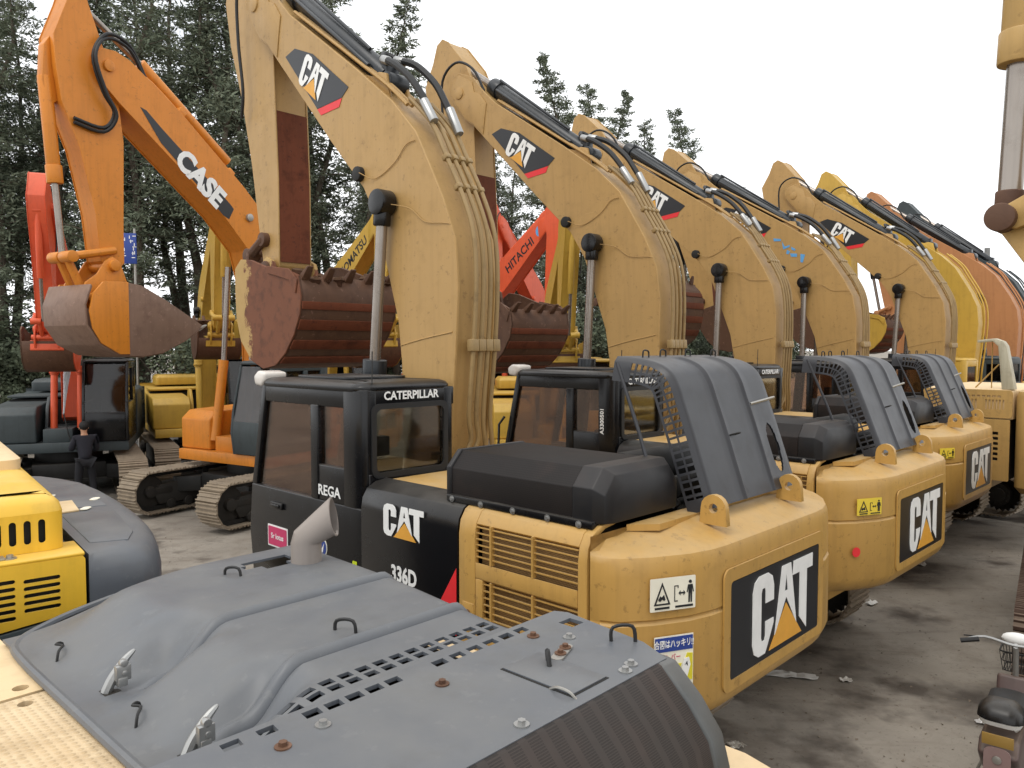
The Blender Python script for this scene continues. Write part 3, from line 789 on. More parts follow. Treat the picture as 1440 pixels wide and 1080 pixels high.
BUCKET = [(2.98, 4.10), (2.96, 3.82), (2.86, 3.55), (2.62, 3.33), (2.35, 3.24), (2.08, 3.28), (1.86, 3.42), (1.68, 3.62), (1.56, 3.84), (1.54, 4.02), (1.60, 4.24)]
@cached
def m_bucket_shell(hw):
    b = MB(); n = len(BUCKET); inner = offset2(BUCKET + [(2.9, 4.3)], -0.035)[:n]
    b.prism(BUCKET + inner[::-1], -hw, hw); return b.mesh('bucket_shell', 0.004, 1, angle=60)
@cached
def m_bucket_side(s, hw):
    b = MB(); P = BUCKET + [(1.75, 4.30), (2.2, 4.36), (2.62, 4.48), (2.84, 4.50), (2.98, 4.40)]
    b.prism(P, s*(hw-0.03), s*(hw+0.012)); b.prism([(1.58, 4.2), (1.75, 4.32), (2.2, 4.38), (2.2, 4.30), (1.75, 4.2), (1.62, 4.05)], s*(hw+0.011), s*(hw+0.03)); return b.mesh('bucket_side', 0.005, 1)
@cached
def m_bucket_ears():
    b = MB()
    for y in (-0.3, 0.26): b.prism([(2.55, 4.0), (2.70, 4.50), (2.84, 4.56), (2.96, 4.50), (3.06, 4.28), (3.08, 4.15), (3.0, 3.9)], y, y+0.045)
    b.cyl((2.98, -0.36, 4.2), (2.98, 0.36, 4.2), 0.07, 12); b.prism([(2.5, 4.02), (2.96, 4.12), (3.0, 3.86), (2.9, 3.8)], -0.4, 0.4); return b.mesh('bucket_ear', 0.008)
@cached
def m_tooth():
    b = MB(); b.add([(-0.06, -0.055, -0.035), (-0.06, 0.055, -0.035), (-0.06, 0.055, 0.05), (-0.06, -0.055, 0.05), (0.15, -0.035, 0.0), (0.15, 0.035, 0.0), (0.15, 0.035, 0.02), (0.15, -0.035, 0.02)],
                    [(0,1,2,3), (4,7,6,5), (0,4,5,1), (1,5,6,2), (2,6,7,3), (3,7,4,0)])
    return b.mesh('tooth', 0.01)
@cached
def m_wear_strip(hw, k):
    i = (5, 6, 7, 8)[k]; a = Vector(BUCKET[i]); c = Vector(BUCKET[i+1]); d = (c-a).normalized(); n = Vector((d.y, -d.x)) * -1
    if (a + n*0.1 - Vector((2.3, 3.9))).length < (a - Vector((2.3, 3.9))).length: n = -n
    p = a.lerp(c, 0.25); q = a.lerp(c, 0.72)
    b = MB(); b.prism([tuple(p-n*0.004), tuple(q-n*0.004), tuple(q+n*0.018), tuple(p+n*0.018)], -hw, hw); return b.mesh('wear_strip', 0.004)
# ---------------------------------------------------------------- putting a machine together
V3 = Vector
REAR_U, REAR_V = (0, -1, 0), (0, 0, 1)
SIDE_U, SIDE_V = (-1, 0, 0), (0, 0, 1)
def sc(v, k): return tuple(a*k for a in v)
def about(px, pz, deg, s=1.0):
    P = Matrix.Translation((px, 0, pz))
    return P @ Matrix.Rotation(-R(deg), 4, 'Y') @ Matrix.Scale(s, 4) @ P.inverted()
def undercarriage(root, uc_yaw=0.0, shoes=False, shoe_mat='track', frame='trackdark', dz=0.0):
    M = Matrix.Rotation(R(uc_yaw), 4, 'Z') @ Matrix.Translation((0, 0, dz))
    obj('carbody', m_carbody(), MAT['dark'], root, M)
    for s in (1, -1):
        fr = obj('track_frame', m_track_frame(s), MAT[frame], root, M)
        obj('idler', m_idler(s), MAT[frame], fr); obj('sprocket', m_sprocket(s), MAT[frame], fr)
        if shoes:
            t = obj('track_chain', m_link(s), MAT['dark'], root, M)
            for k in shoe_mats(s):
                obj('track_shoe', m_shoe(), MAT[shoe_mat], t, k)
        else:
            obj('track', m_track_joined(s), MAT[shoe_mat], root, M)
def bucket(root, M, m_b, m_side, hw=0.62, strips=True, earth=False):
    bk = obj('bucket', m_bucket_shell(hw), m_b, root, M)
    for s in (1, -1): obj('bucket_side', m_bucket_side(s, hw), m_side if s == 1 else m_b, bk)
    obj('bucket_ear', m_bucket_ears(), m_side, bk)
    for i in range(5):
        y = -hw+0.08 + i*(2*hw-0.16)/4
        obj('tooth', m_tooth(), m_b, bk, Matrix.Translation((1.60, y, 4.24)) @ Matrix.Rotation(R(-92 - 45), 4, 'Y'))
    if strips:
        for k in range(4): obj('wear_strip', m_wear_strip(hw-0.01, k), MAT['rust'], bk)
    return bk
def boom_set(root, c, boomrot=0, scale=1.0, stickrot=0, bucketrot=0, hw=0.62, full=True, side=None, cyl='barrel', bucketm='bucket', wear=True):
    MBm = about(FOOT[0], FOOT[1], boomrot, scale)
    MS = MBm @ about(TIP[0], TIP[1], stickrot)
    MK = MS @ about(BPIN[0], BPIN[1], bucketrot)
    bm = obj('boom', m_boom(tuple(BOOM), 0.31, -0.12), c, root, MBm)
    pm = MAT['pipe'] if full else c
    if full:
        for k in range(1): obj('weld_seam', m_weld(k), c, bm)
    for s in (1, -1): obj('nose_plate', m_boom_plates(s), c, bm)
    obj('cylinder_bracket', m_bracket(), c, bm)
    for s in (1, -1):
        obj('pin_boss', m_boss(0.86, 5.22, 0.075, 0.06, s), MAT['dark'] if full else c, bm)
        obj('pin_boss', m_boss(2.95, 7.52, 0.09, 0.03, s), c, bm)
    if full:
        for k in range(4): obj('hydraulic_pipe', m_boom_pipe(k), pm, bm)
        for k in range(2): obj('top_pipe', m_top_pipe(k), c, bm)
        for x, z, a, bg in ((-0.30, 5.22, 0.5, False), (-0.46, 4.93, 0.5, False), (-0.65, 3.5, 0.05, True)): obj('pipe_clamp', m_clamp(x, z, a, bg), pm, bm)
        for k in (0, 1, 2, 3, 4, 5): obj('hose', m_hose(k), MAT['rubber'] if k not in (3, 4) else c, bm)
        for k in range(4): obj('hose_fitting', m_fitting(k), MAT['silver'], bm)
    else:
        for k in (0, 3): obj('hydraulic_pipe', m_boom_pipe(k), c, bm)
        obj('hose', m_hose(2), MAT['rubber'], bm)
    for s in (1, -1):
        q = obj('lift_cylinder', m_lift_barrel(s), MAT[cyl], root, MBm)
        obj('rod', m_lift_rod(s), MAT['chrome'], q); obj('rod_head', m_lift_head(s), MAT['black'], q)
    q = obj('stick_cylinder', m_sc_barrel(), MAT[cyl], root, MBm @ Matrix.Translation((0, 0.09, 0)))
    obj('rod', m_sc_rod(), MAT['chrome'], q)
    st = obj('stick', m_stick(tuple(STICK)), c, root, MS)
    if wear: obj('wear_plate', m_stick_wear(), MAT['rust'], st)
    obj('bucket_link', m_linkage(), MAT['bucket'] if wear else c, st)
    q = obj('bucket_cylinder', m_bc_barrel(), MAT[cyl], root, MS); obj('rod', m_bc_rod(), MAT['chrome'], q)
    bk = bucket(root, MK, MAT[bucketm], side or c, hw)
    return bm, st, bk
def grille(root, c):
    g = obj('grille_panel', m_grille_panel(), c, root)
    obj('radiator_screen', m_screen(), MAT['screen'], g)
    for i in range(6):
        z = 2.085 + i*0.04; obj('slat', m_slat(0.875), c, g, Matrix.Translation((-2.858, 1.442, z)))
    for i in range(8):
        z = 1.59 + i*0.046; obj('slat', m_slat(0.805), c, g, Matrix.Translation((-2.858, 1.442, z)))
    for x in (-2.13, -2.50): obj('grille_rib', m_rib(0.26), c, g, Matrix.Translation((x, 1.45, 2.048)))
    for x in (-2.13, -2.50): obj('grille_rib', m_rib(0.37), c, g, Matrix.Translation((x, 1.45, 1.565)))
    return g
def cab(root, c, glassm='darkglass', lamp=True, detail=True, clear='glass'):
    sh = obj('cab', m_cab_shell(), c, root)
    obj('cab_roof', m_cab_roof(), c, sh)
    for k in ('side', 'quarter', 'rear', 'front', 'right'):
        obj('window', m_pane(k), MAT[clear] if k in ('front', 'right', 'rear') else MAT[glassm], sh)
    obj('seat', m_seat(), MAT['dark'], sh)
    if detail:
        obj('window_seal', m_seal(), MAT['rubber'], sh); obj('handrail', m_handrail(), c, sh); obj('antenna', m_antenna(), MAT['rubber'], sh)
        if lamp: obj('work_lamp', m_work_lamp(), MAT['lamp'], sh)
    return sh
def hood_open(root, c, rot):
    P = Matrix.Translation((-3.2, 0, 2.44)); M = P @ Matrix.Rotation(R(rot), 4, 'Y') @ P.inverted()
    h = obj('hood', m_hood(), c, root, M)
    for x, y, z, a in ((-3.05, -0.05, 2.865, 70), (-2.55, 0.3, 3.408, 0), (-2.5, 0.0, 3.412, 0), (-2.5, -0.35, 3.412, 0), (-2.55, -0.65, 3.408, 0)):
        obj('grab_hook', m_hood_hook(0), MAT['dark'], h, Matrix.Translation((x, y, z)) @ Matrix.Rotation(R(-a), 4, 'Y'))
    q = MB(); q.tube([(-2.985, -0.43, 3.06), (-2.975, -0.84, 3.09)], 0.012, 6); obj('lift_bar', q.mesh('lift_bar'), MAT['steel'], h)
    for k in range(2): obj('hood_stay', m_hood_stay(k), MAT['hood'], h)
def upper(root, body, cwm, cabm, doorm, topm=None, hood=None, cover=True, logo=True, cab_kw={}, eyes=True, engine=True, dz=0.0):
    d = obj('deck', m_deck(), body, root)
    dr = obj('side_door', m_door_panel(), doorm, root)
    g = grille(root, body)
    obj('engine_bay', m_core(), MAT['dark'], root)
    obj('top_cover', m_top_cover(), topm or body, root)
    obj('fuel_tank', m_tank(), body, root)
    cb = cab(root, cabm, **cab_kw)
    if cover:
        cv = obj('cover', m_cover(), MAT['perf'], root)
        obj('cover_end', m_cover_end(True), MAT['blackbox'], cv); obj('cover_end', m_cover_end(False), MAT['blackbox'], cv)
        obj('flange', m_flange(), MAT['black'], cv)
        for x in (-1.66, -1.95, -2.25, -2.55, -2.8): obj('bolt', m_bolt(0.012), MAT['silver'], cv, Matrix.Translation((x, 1.366, 2.42)) @ Matrix.Rotation(R(-90), 4, 'X'))
    if engine: obj('engine', m_engine(), MAT['dark'], root)
    cw = obj('counterweight', m_counterweight(), cwm, root)
    if eyes:
        for y in (0.55, -0.55): obj('lifting_eye', m_eye(), cwm, cw, Matrix.Translation((-3.25, y, 2.355)) @ Matrix.Scale(0.88, 4))
    if hood is not None: hood_open(root, MAT['hood'], hood)
    if logo:
        obj('logo_rim', m_cw_rim(), cwm, cw); obj('logo_plate', m_logo_plate(), MAT['decal'], cw)
        O = (-3.428, -0.08, 1.735); U, V = (0, -0.60, 0), (0, 0, 0.53)
        obj('lettering', m_logo(O, U, V, 'letters'), MAT['white'], cw); obj('emblem', m_logo(O, U, V, 'emblem'), MAT['logoyel'], cw)
    return dict(deck=d, door=dr, grille=g, cab=cb, cw=cw)
DEC = ((2.27, 6.74), (2.07, 6.78), (1.71, 6.63), (1.05, 6.13), (1.17, 6.05), (1.63, 6.03))
WEDGE = ((1.17, 6.045), (1.63, 6.025), (1.56, 5.95), (1.22, 5.965))
def flip(P): return tuple((-x, z) for x, z in P)
def boom_decal(bm, blank=False):
    obj('logo_plate', m_shape((flip(DEC),), (0, 0.341, 0), SIDE_U, SIDE_V), MAT['decal'], bm)
    obj('logo_stripe', m_shape((flip(WEDGE),), (0, 0.341, 0), SIDE_U, SIDE_V), MAT['red'], bm)
    u = V3((-0.79, 0, -0.61)); v = V3((-0.56, 0, 0.83))
    O = (1.70, 0.345, 6.37)
    obj('lettering', m_logo(O, tuple(u*0.36), tuple(v*0.33), 'letters'), MAT['white'], bm)
    obj('emblem', m_logo(O, tuple(u*0.36), tuple(v*0.33), 'emblem'), MAT['logoyel'], bm)

TANS = dict(body=MAT['tan'], cwm=MAT['tan'], cabm=MAT['black'], doorm=MAT['black'], topm=MAT['tan'])
ROW = 'excavators parked side by side in the main row'
def tan_excavator(label, x, y, yaw, boomrot, scale=1.0, hood=0.0, stickrot=0, bucketrot=0, hw=0.62, worn=False):
    r = empty('excavator', (x, y, 0), R(yaw+90), label, 'excavator', ROW)
    undercarriage(r)
    p = upper(r, hood=hood, **TANS)
    bm, st, bk = boom_set(r, MAT['tanboom'], boomrot, scale, stickrot, bucketrot, hw, side=MAT['wornside'] if worn else MAT['bucket'])
    boom_decal(bm)
    obj('lettering', m_text('CATERPILLAR', (-0.661, 0.92, 3.088), sc(REAR_U, 0.094), sc(REAR_V, 0.094), 1.0, 0.025), MAT['white'], p['cab'])
    d = p['door']; O = (-1.22, 1.453, 2.19)
    obj('lettering', m_logo(O, sc(SIDE_U, 0.31), sc(SIDE_V, 0.24), 'letters'), MAT['white'], d)
    obj('emblem', m_logo(O, sc(SIDE_U, 0.31), sc(SIDE_V, 0.24), 'emblem'), MAT['logoyel'], d)
    p.update(root=r, boom=bm, stick=st, bucket=bk)
    return p
def warning_sticker(cw, O, U, V, base):
    """warning plate: triangle, machine bracket, double arrow and standing figure"""
    s = obj('warning_sticker', m_shape((tuple(rrect(-0.5, -0.32, 0.5, 0.32, 0.02)),), O, U, V, 0.004), base, cw)
    tri = ((-0.42, -0.2), (-0.06, -0.2), (-0.24, 0.24)); tin = ((-0.375, -0.17), (-0.105, -0.17), (-0.24, 0.17))
    man = ((0.34, -0.2), (0.37, -0.2), (0.375, -0.02), (0.385, -0.02), (0.39, -0.2), (0.42, -0.2), (0.42, 0.12), (0.44, 0.0), (0.46, 0.0), (0.43, 0.15), (0.33, 0.15), (0.30, 0.0), (0.32, 0.0), (0.34, 0.12))
    head = tuple((0.38+0.035*math.cos(a), 0.205+0.035*math.sin(a)) for a in [k*math.pi/4 for k in range(8)])
    arr = ((0.12, 0.0), (0.16, 0.05), (0.16, 0.015), (0.23, 0.015), (0.23, 0.05), (0.27, 0.0), (0.23, -0.05), (0.23, -0.015), (0.16, -0.015), (0.16, -0.05))
    brk = ((0.04, 0.14), (0.10, 0.14), (0.10, 0.1), (0.115, 0.1), (0.115, 0.155), (0.025, 0.155), (0.025, -0.16), (0.10, -0.16), (0.10, -0.14), (0.04, -0.14))
    bit = ((-0.33, -0.1), (-0.28, -0.02), (-0.25, -0.05), (-0.2, 0.0), (-0.17, -0.1), (-0.2, -0.12), (-0.24, -0.09), (-0.29, -0.13))
    lines = [((-0.4, -0.28), (-0.08, -0.28), (-0.08, -0.24), (-0.4, -0.24)), ((0.05, -0.28), (0.44, -0.28), (0.44, -0.24), (0.05, -0.24))]
    obj('print', m_shape((tri, tin, man, head, arr, brk, bit) + tuple(lines), O, U, V, 0.007), MAT['decal'], cw)

A = tan_excavator('nearest tan excavator, white number on its black door and stickers on its cab', -0.67, 7.53, 46.1, 0, worn=True)
B = tan_excavator('tan excavator with a red dot on its counterweight, second in the row', 1.70, 10.14, 45.4, -2.4, hood=2, bucketrot=4, stickrot=2)
Cx = tan_excavator('tan excavator with blue cloth on its bucket linkage, third in the row', 4.32, 13.54, 45.4, -3.5, hood=3, stickrot=-2, bucketrot=-25)
# earth caked on the nearest bucket's lip
er = random.Random(21)
for i in range(9):
    q = MB(); q.sphere((0, 0, 0), 1.0, 10, 7)
    ph = [er.uniform(0, 6) for _ in range(4)]
    q.v = [tuple(V3(p)*(1 + 0.22*math.sin(4*p[0]+ph[0]) + 0.2*math.sin(5*p[1]+ph[1]) + 0.18*math.sin(6*p[2]+ph[2]))) for p in q.v]
    obj('earth_clod', q.mesh('earth_clod'), MAT['earth'], A['bucket'], Matrix.Translation((1.60+er.uniform(-0.02, 0.14), -0.52+i*0.13+er.uniform(-0.04, 0.04), 4.20+er.uniform(-0.03, 0.04))) @ Matrix.Diagonal((er.uniform(0.05, 0.10), er.uniform(0.06, 0.11), er.uniform(0.04, 0.09), 1)))
for o_ in list(A['cab'].children):
    if o_.name.startswith('handrail'): bpy.data.objects.remove(o_)
# numbers and stickers of the nearest machine
d = A['door']
obj('number', m_text('336D', (-1.22, 1.453, 1.79), sc(SIDE_U, 0.165), sc(SIDE_V, 0.165), 0.82, 0.035), MAT['white'], d)
obj('stripe', m_shape((((1.80, 1.97), (1.50, 1.5), (1.80, 1.5)),), (0, 1.452, 0), SIDE_U, SIDE_V), MAT['red'], d)
cabA = A['cab']
obj('lettering', m_text('REGA', (-0.19, 1.42, 2.285), sc(SIDE_U, 0.12), sc(SIDE_V, 0.12), 1.1, 0.02), MAT['white'], cabA)
obj('sticker', m_shape((tuple(rrect(-0.83, 1.66, -0.48, 1.86, 0.01)),), (0, 1.42, 0), SIDE_U, SIDE_V), MAT['white'], cabA)
obj('sticker', m_shape((tuple(rrect(-0.815, 1.675, -0.495, 1.845, 0.01)),), (0, 1.424, 0), SIDE_U, SIDE_V), MAT['pink'], cabA)
obj('lettering', m_text('Sr lotus', (0.655, 1.427, 1.76), sc(SIDE_U, 0.07), sc(SIDE_V, 0.07), 1.0, 0.01), MAT['white'], cabA)
ring = tuple((0.07+0.085*math.cos(k*math.pi/10), 1.80+0.085*math.sin(k*math.pi/10)) for k in range(20))
ring2 = tuple((0.07+0.075*math.cos(k*math.pi/10), 1.80+0.075*math.sin(k*math.pi/10)) for k in range(20))
obj('sticker', m_shape((ring,), (0, 1.42, 0), SIDE_U, SIDE_V), MAT['paper'], cabA)
obj('sticker', m_shape((ring2,), (0, 1.424, 0), SIDE_U, SIDE_V), MAT['blue'], cabA)
obj('print', m_shape((((0.03, 1.76), (0.06, 1.82), (0.09, 1.79), (0.12, 1.84), (0.10, 1.76)), ((0.02, 1.85), (0.07, 1.83), (0.05, 1.86))), (0, 1.428, 0), SIDE_U, SIDE_V), MAT['white'], cabA)
obj('sticker', m_shape((tuple(rrect(0.52, 1.69, 0.58, 1.77, 0.01)),), (0, 1.42, 0), SIDE_U, SIDE_V), MAT['lime'], cabA)
hl = MB(); hl.box(0.55, 0.75, 1.42, 1.445, 2.02, 2.08); hl.box(0.58, 0.72, 1.445, 1.46, 2.035, 2.065); obj('door_handle', hl.mesh('door_handle', 0.008), MAT['black'], cabA)
lk = MB(); lk.box(-1.97, -1.86, 1.448, 1.456, 1.62, 1.76); obj('latch_plate', lk.mesh('latch_plate', 0.003), MAT['tan'], A['grille'])
lk = MB(); lk.cyl((-1.915, 1.455, 1.69), (-1.915, 1.475, 1.69), 0.025, 12); obj('latch', lk.mesh('latch'), MAT['bucket'], A['grille'])
lk = MB(); lk.box(-2.7, -2.4, 1.446, 1.456, 1.56, 1.72); obj('grille_patch', lk.mesh('grille_patch', 0.003), MAT['tan'], A['grille'])
# counterweight stickers lie on the rounded left corner
cn = V3((-3.305-0.012, 1.13, 0)); cu_ = V3((-3.405+3.13, 0.85-1.40, 0)).normalized()
warning_sticker(A['cw'], (-3.312, 1.135, 2.06), tuple(cu_*0.30), (0, 0, 0.30), MAT['paper'])
stO = (-3.318, 1.13, 1.62); stU = tuple(cu_*0.26); stV = (0, 0, 0.26)
s2 = obj('sticker', m_shape((((-0.5, -0.75), (0.5, -0.75), (0.5, 0.75), (-0.5, 0.75)),), stO, stU, stV, 0.004), MAT['paper'], A['cw'])
obj('print', m_shape((((-0.48, 0.4), (0.48, 0.4), (0.48, 0.72), (-0.48, 0.72)),), stO, stU, stV, 0.007), MAT['blue'], A['cw'])
obj('print', m_text('合図はハッキリ!!', tuple(V3(stO) + V3(stV)*0.56), tuple(V3(stU)*0.135), tuple(V3(stV)*0.2), 1.0, 0.012, 0.010), MAT['white'], A['cw'])
obj('print', m_text('合図レバー', tuple(V3(stO) + V3(stV)*0.25 - V3(stU)*0.15), tuple(V3(stU)*0.13), tuple(V3(stV)*0.17), 1.0, 0.0, 0.008), MAT['pink'], A['cw'])
obj('print', m_shape((((-0.48, -0.3), (0.05, -0.3), (0.2, 0.1), (-0.48, 0.12)), ((0.1, -0.3), (0.48, -0.3), (0.48, 0.3), (0.34, 0.32))), stO, stU, stV, 0.007), MAT['lemonprint'], A['cw'])
obj('print', m_shape((((0.2, 0.0), (0.26, 0.2), (0.38, 0.22), (0.42, 0.05), (0.34, -0.22), (0.26, -0.22)), ((-0.4, -0.22), (-0.3, 0.02), (-0.2, -0.22)), ((-0.15, -0.1), (0.0, -0.1), (0.0, -0.06), (-0.15, -0.06))), stO, stU, stV, 0.010), MAT['white'], A['cw'])
obj('print', m_shape((((0.22, -0.28), (0.3, -0.2), (0.36, -0.28), (0.3, -0.25)), ((0.27, 0.05), (0.33, 0.14), (0.35, 0.02), (0.30, 0.08))), stO, stU, stV, 0.012), MAT['decal'], A['cw'])
warning_sticker(B['cw'], (-3.312, 1.135, 2.03), tuple(cu_*0.28), (0, 0, 0.24), MAT['yelsticker'])
warning_sticker(Cx['cw'], (-3.312, 1.135, 2.05), tuple(cu_*0.26), (0, 0, 0.22), MAT['yelsticker'])
obj('red_dot', m_shape((tuple((0.045*math.cos(k*math.pi/8), 0.045*math.sin(k*math.pi/8)) for k in range(16)),), (-3.25, 1.26, 1.62), tuple(cu_), (0, 0, 1), 0.006), MAT['red'], B['cw'])
obj('lettering', m_text('A3300501', (-0.46, 1.421, 2.64), (0, 0, 0.072), (1*0.072, 0, 0), 1.0, 0.02), MAT['white'], B['cab'])
rg = MB()
rg.grid(lambda u, v: (2.72 + 0.15*u + 0.03*math.sin(5*v), 0.26 + 0.03*math.sin(7*u+v), 4.55 + 0.2*v - 0.05*u), [i/6 for i in range(7)], [i/8 for i in range(9)])
rag = obj('blue_cloth', rg.mesh('blue_cloth', solid=0.01), plain('turquoise cloth', lin('2AA0C8'), 0.8))
rag.matrix_world = Matrix.Translation((4.32, 13.54, 0)) @ Matrix.Rotation(R(45.4+90), 4, 'Z') @ about(FOOT[0], FOOT[1], -3.5)
tag(rag, 'crumpled turquoise cloth hanging at the third excavator\'s bucket linkage', 'cloth')

# fourth: cream boxy body with slotted hood; fifth: behind it
def slot_plate(outer, holes, O, U, V, th=0.02):
    return m_shape((tuple(outer),) + tuple(tuple(h) for h in holes), O, U, V, 0.0, th)
r = empty('excavator', (6.75, 15.9, 0), R(45.4+90), 'cream excavator with slotted boxy hood and upright panel, fourth in the row', 'excavator', ROW)
undercarriage(r)
obj('deck', m_deck(), MAT['cream'], r)
cabD = cab(r, MAT['black'])
q = side_panel(-2.0, -0.68); obj('side_door', q.mesh('side_door', 0.006), MAT['cream'], r)
holes = [rrect(-3.35+0.06+i*0.075, 1.72, -3.35+0.06+i*0.075, 1.72, 0.001) for i in range(0)]
hh = []
for j in range(6): hh.append(rrect(2.45, 1.62+j*0.085, 2.78, 1.67+j*0.085, 0.012, 2)); hh.append(rrect(2.83, 1.62+j*0.085, 3.16, 1.67+j*0.085, 0.012, 2))
pn = obj('louvre_panel', slot_plate(rrect(2.0, 1.29, 3.32, 2.30, 0.02), hh, (0, 1.44, 0), SIDE_U, SIDE_V), MAT['cream'], r)
hh = [rrect(2.15+i*0.05, 2.46, 2.175+i*0.05, 2.62, 0.008, 2) for i in range(22) if i not in (14, 15)] + [rrect(2.15+i*0.075, 2.66, 2.2+i*0.075, 2.69, 0.008, 2) for i in range(14)]
hd = obj('engine_hood', slot_plate(rrect(2.0, 2.32, 3.34, 2.78, 0.05), hh, (0, 1.40, 0), SIDE_U, SIDE_V), MAT['cream'], r)
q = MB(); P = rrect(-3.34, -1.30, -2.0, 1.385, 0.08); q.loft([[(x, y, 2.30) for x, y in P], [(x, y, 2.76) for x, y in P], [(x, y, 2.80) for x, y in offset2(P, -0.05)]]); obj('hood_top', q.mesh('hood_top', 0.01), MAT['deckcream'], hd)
q = MB(); q.box(-3.3, -2.02, -1.3, 1.36, 1.30, 2.28); obj('engine_bay', q.mesh('engine_bay'), MAT['dark'], r)
q = MB(); q.loft([[(x, y, z) for x, y in offset2(rrect(-3.95, -1.4, -3.36, 1.45, 0.22), o)] for z, o in ((1.1, -0.08), (1.2, 0.0), (2.66, 0.0), (2.76, -0.03), (2.80, -0.1))]); obj('counterweight', q.mesh('counterweight'), MAT['cream'], r)
obj('top_cover', m_top_cover(), MAT['cream'], r); obj('fuel_tank', m_tank(), MAT['cream'], r)
q = MB(); q.prism([(-3.32, 2.79), (-3.16, 2.79), (-3.28, 3.66), (-3.06, 3.72), (-3.04, 3.69), (-3.2, 3.62), (-3.26, 3.60), (-3.36, 3.64), (-3.44, 3.58)][:0] or [(-3.35, 2.79), (-3.17, 2.79), (-3.10, 3.50), (-3.02, 3.58), (-2.80, 3.56), (-2.80, 3.60), (-3.05, 3.63), (-3.17, 3.58), (-3.22, 3.5)], 1.15, 1.36)
obj('upright_panel', q.mesh('upright_panel', 0.01), paint('pale panel', lin('B0AA94'), 0.5), r)
q = MB(); q.tube([(-2.75, 1.2, 2.8), (-3.1, 1.25, 3.2)], 0.014, 6); q.tube([(-3.0, 1.25, 2.8), (-3.0, 1.27, 3.56)], 0.01, 6); obj('panel_stay', q.mesh('panel_stay'), MAT['cream'], r)
bmD, stD, bkD = boom_set(r, MAT['tanboom'], -4.6, 1.0, -2, -25, side=MAT['bucket'])
boom_decal(bmD)
u = V3((-0.80, 0, -0.60)); v = V3((0.60*-1, 0, 0.80))
obj('marker_writing', m_shape((((-0.5, 0.06), (-0.3, 0.14), (-0.28, 0.09), (-0.45, 0.0)), ((-0.25, 0.1), (-0.1, 0.02), (0.0, 0.12), (0.02, 0.07), (-0.1, -0.06)), ((0.06, 0.1), (0.2, 0.1), (0.2, 0.05), (0.1, 0.04)), ((0.12, -0.06), (0.3, 0.02), (0.34, -0.05), (0.2, -0.12)), ((0.38, 0.06), (0.5, 0.1), (0.56, -0.1), (0.5, -0.12)), ((0.0, -0.02), (0.1, -0.02), (0.1, -0.1), (0.04, -0.12))), (0.72, 0.341, 5.62), tuple(u*0.8), tuple(v*0.8)), MAT['skyblue'], bmD)
E_ = tan_excavator('tan excavator seen behind the cream one, fifth boom with a black logo plate', 9.65, 18.0, 42, -2.6, 1.0, hood=None, stickrot=4, bucketrot=-30)

# ---------------------------------------------------------------- other excavators
def plain_excavator(label, x, y, yaw, color, boomc=None, cw=None, cabm='black', uc=0.0, shoes=False, boomrot=0, scale=1.0, stickrot=0, bucketrot=0, group=None, door=None, cyl=None, dz=0.0, bucketm='bucket', logo=False):
    r = empty('excavator', (x, y, 0), R(yaw+90), label, 'excavator', group)
    undercarriage(r, uc, shoes)
    p = upper(r, MAT[color], MAT[cw or color], MAT[cabm], MAT[door or color], hood=None, logo=logo, cover=False, eyes=False, engine=False, cab_kw=dict(lamp=False, detail=False, clear='farglass', glassm='farglass'))
    q = MB(); q.loft([[(a, b, z) for a, b in offset2(rrect(-2.9, -1.1, -1.75, 1.2, 0.1), o)] for z, o in ((2.36, 0), (2.58, 0), (2.66, -0.08))]); obj('engine_hood', q.mesh('engine_hood', 0.01), MAT[color], r)
    bm, st, bk = boom_set(r, MAT[boomc or color], boomrot, scale, stickrot, bucketrot, full=False, cyl=cyl or color, wear=False, bucketm=bucketm)
    p.update(root=r, boom=bm)
    return p
FAR = 'excavators of the far row facing the yard'
Fm = plain_excavator('yellow excavator with yellow cab roof, sixth boom of the row', 12.0, 20.9, 43, 'yellow', boomrot=0, scale=1.03, cabm='yellow', group=ROW, cyl='barrel')
Gm = plain_excavator('faded orange excavator between the yellow and the charcoal booms', 14.9, 23.6, 42, 'faded', boomrot=-2, scale=1.05, cabm='charcoal', group=ROW, cyl='barrel')
Hm = plain_excavator('charcoal grey boomed excavator at the far end of the row', 17.2, 26.5, 41, 'charcoal', boomrot=0, group=ROW, cyl='barrel', scale=1.06)
R1 = plain_excavator('red-orange excavator being washed by a person with a spray lance', -10.7, 18.6, 201, 'charcoal', boomc='redorange', cyl='redorange', boomrot=0, scale=0.78, uc=9, shoes=True, group=FAR, stickrot=0, bucketrot=0)
K1 = plain_excavator('yellow excavator with curved boom between the red-orange and orange machines', -8.75, 22.0, 210, 'yellow', boomrot=-2, scale=0.88, group=FAR, stickrot=4, cw='yellow', bucketrot=-20)
Y2 = plain_excavator('yellow excavator with dark lettering on its boom, behind the nearest tan boom', -6.0, 24.6, 223, 'yellow', boomrot=-6, group=FAR, stickrot=6)
R2 = plain_excavator('red excavator with blue dot and dark lettering along its boom', -1.0, 24.8, 223, 'redorange', boomrot=-4, group=FAR, stickrot=4)
R3 = plain_excavator('red excavator farthest back, only its upright stick seen beside tan pipes', 0.9, 29.0, 147, 'redorange', boomrot=2, group=FAR)
Y3 = plain_excavator('yellow excavator facing this way behind the second tan bucket', 0.9, 19.4, 186, 'yellow', boomrot=-6, scale=0.78, group=FAR, stickrot=3, cabm='yellow')
u = V3((0.80, 0, 0.60)); v = V3((-0.60, 0, 0.80))
for P_, txt in ((Y2, 'KOMATSU'), (R2, 'HITACHI')):
    obj('lettering', m_text(txt, (1.65, -0.151, 6.35), tuple(V3((0.77, 0, 0.64))*0.36), tuple(V3((-0.64, 0, 0.77))*0.36), 1.0, 0.02), MAT['decal'], P_['boom'])
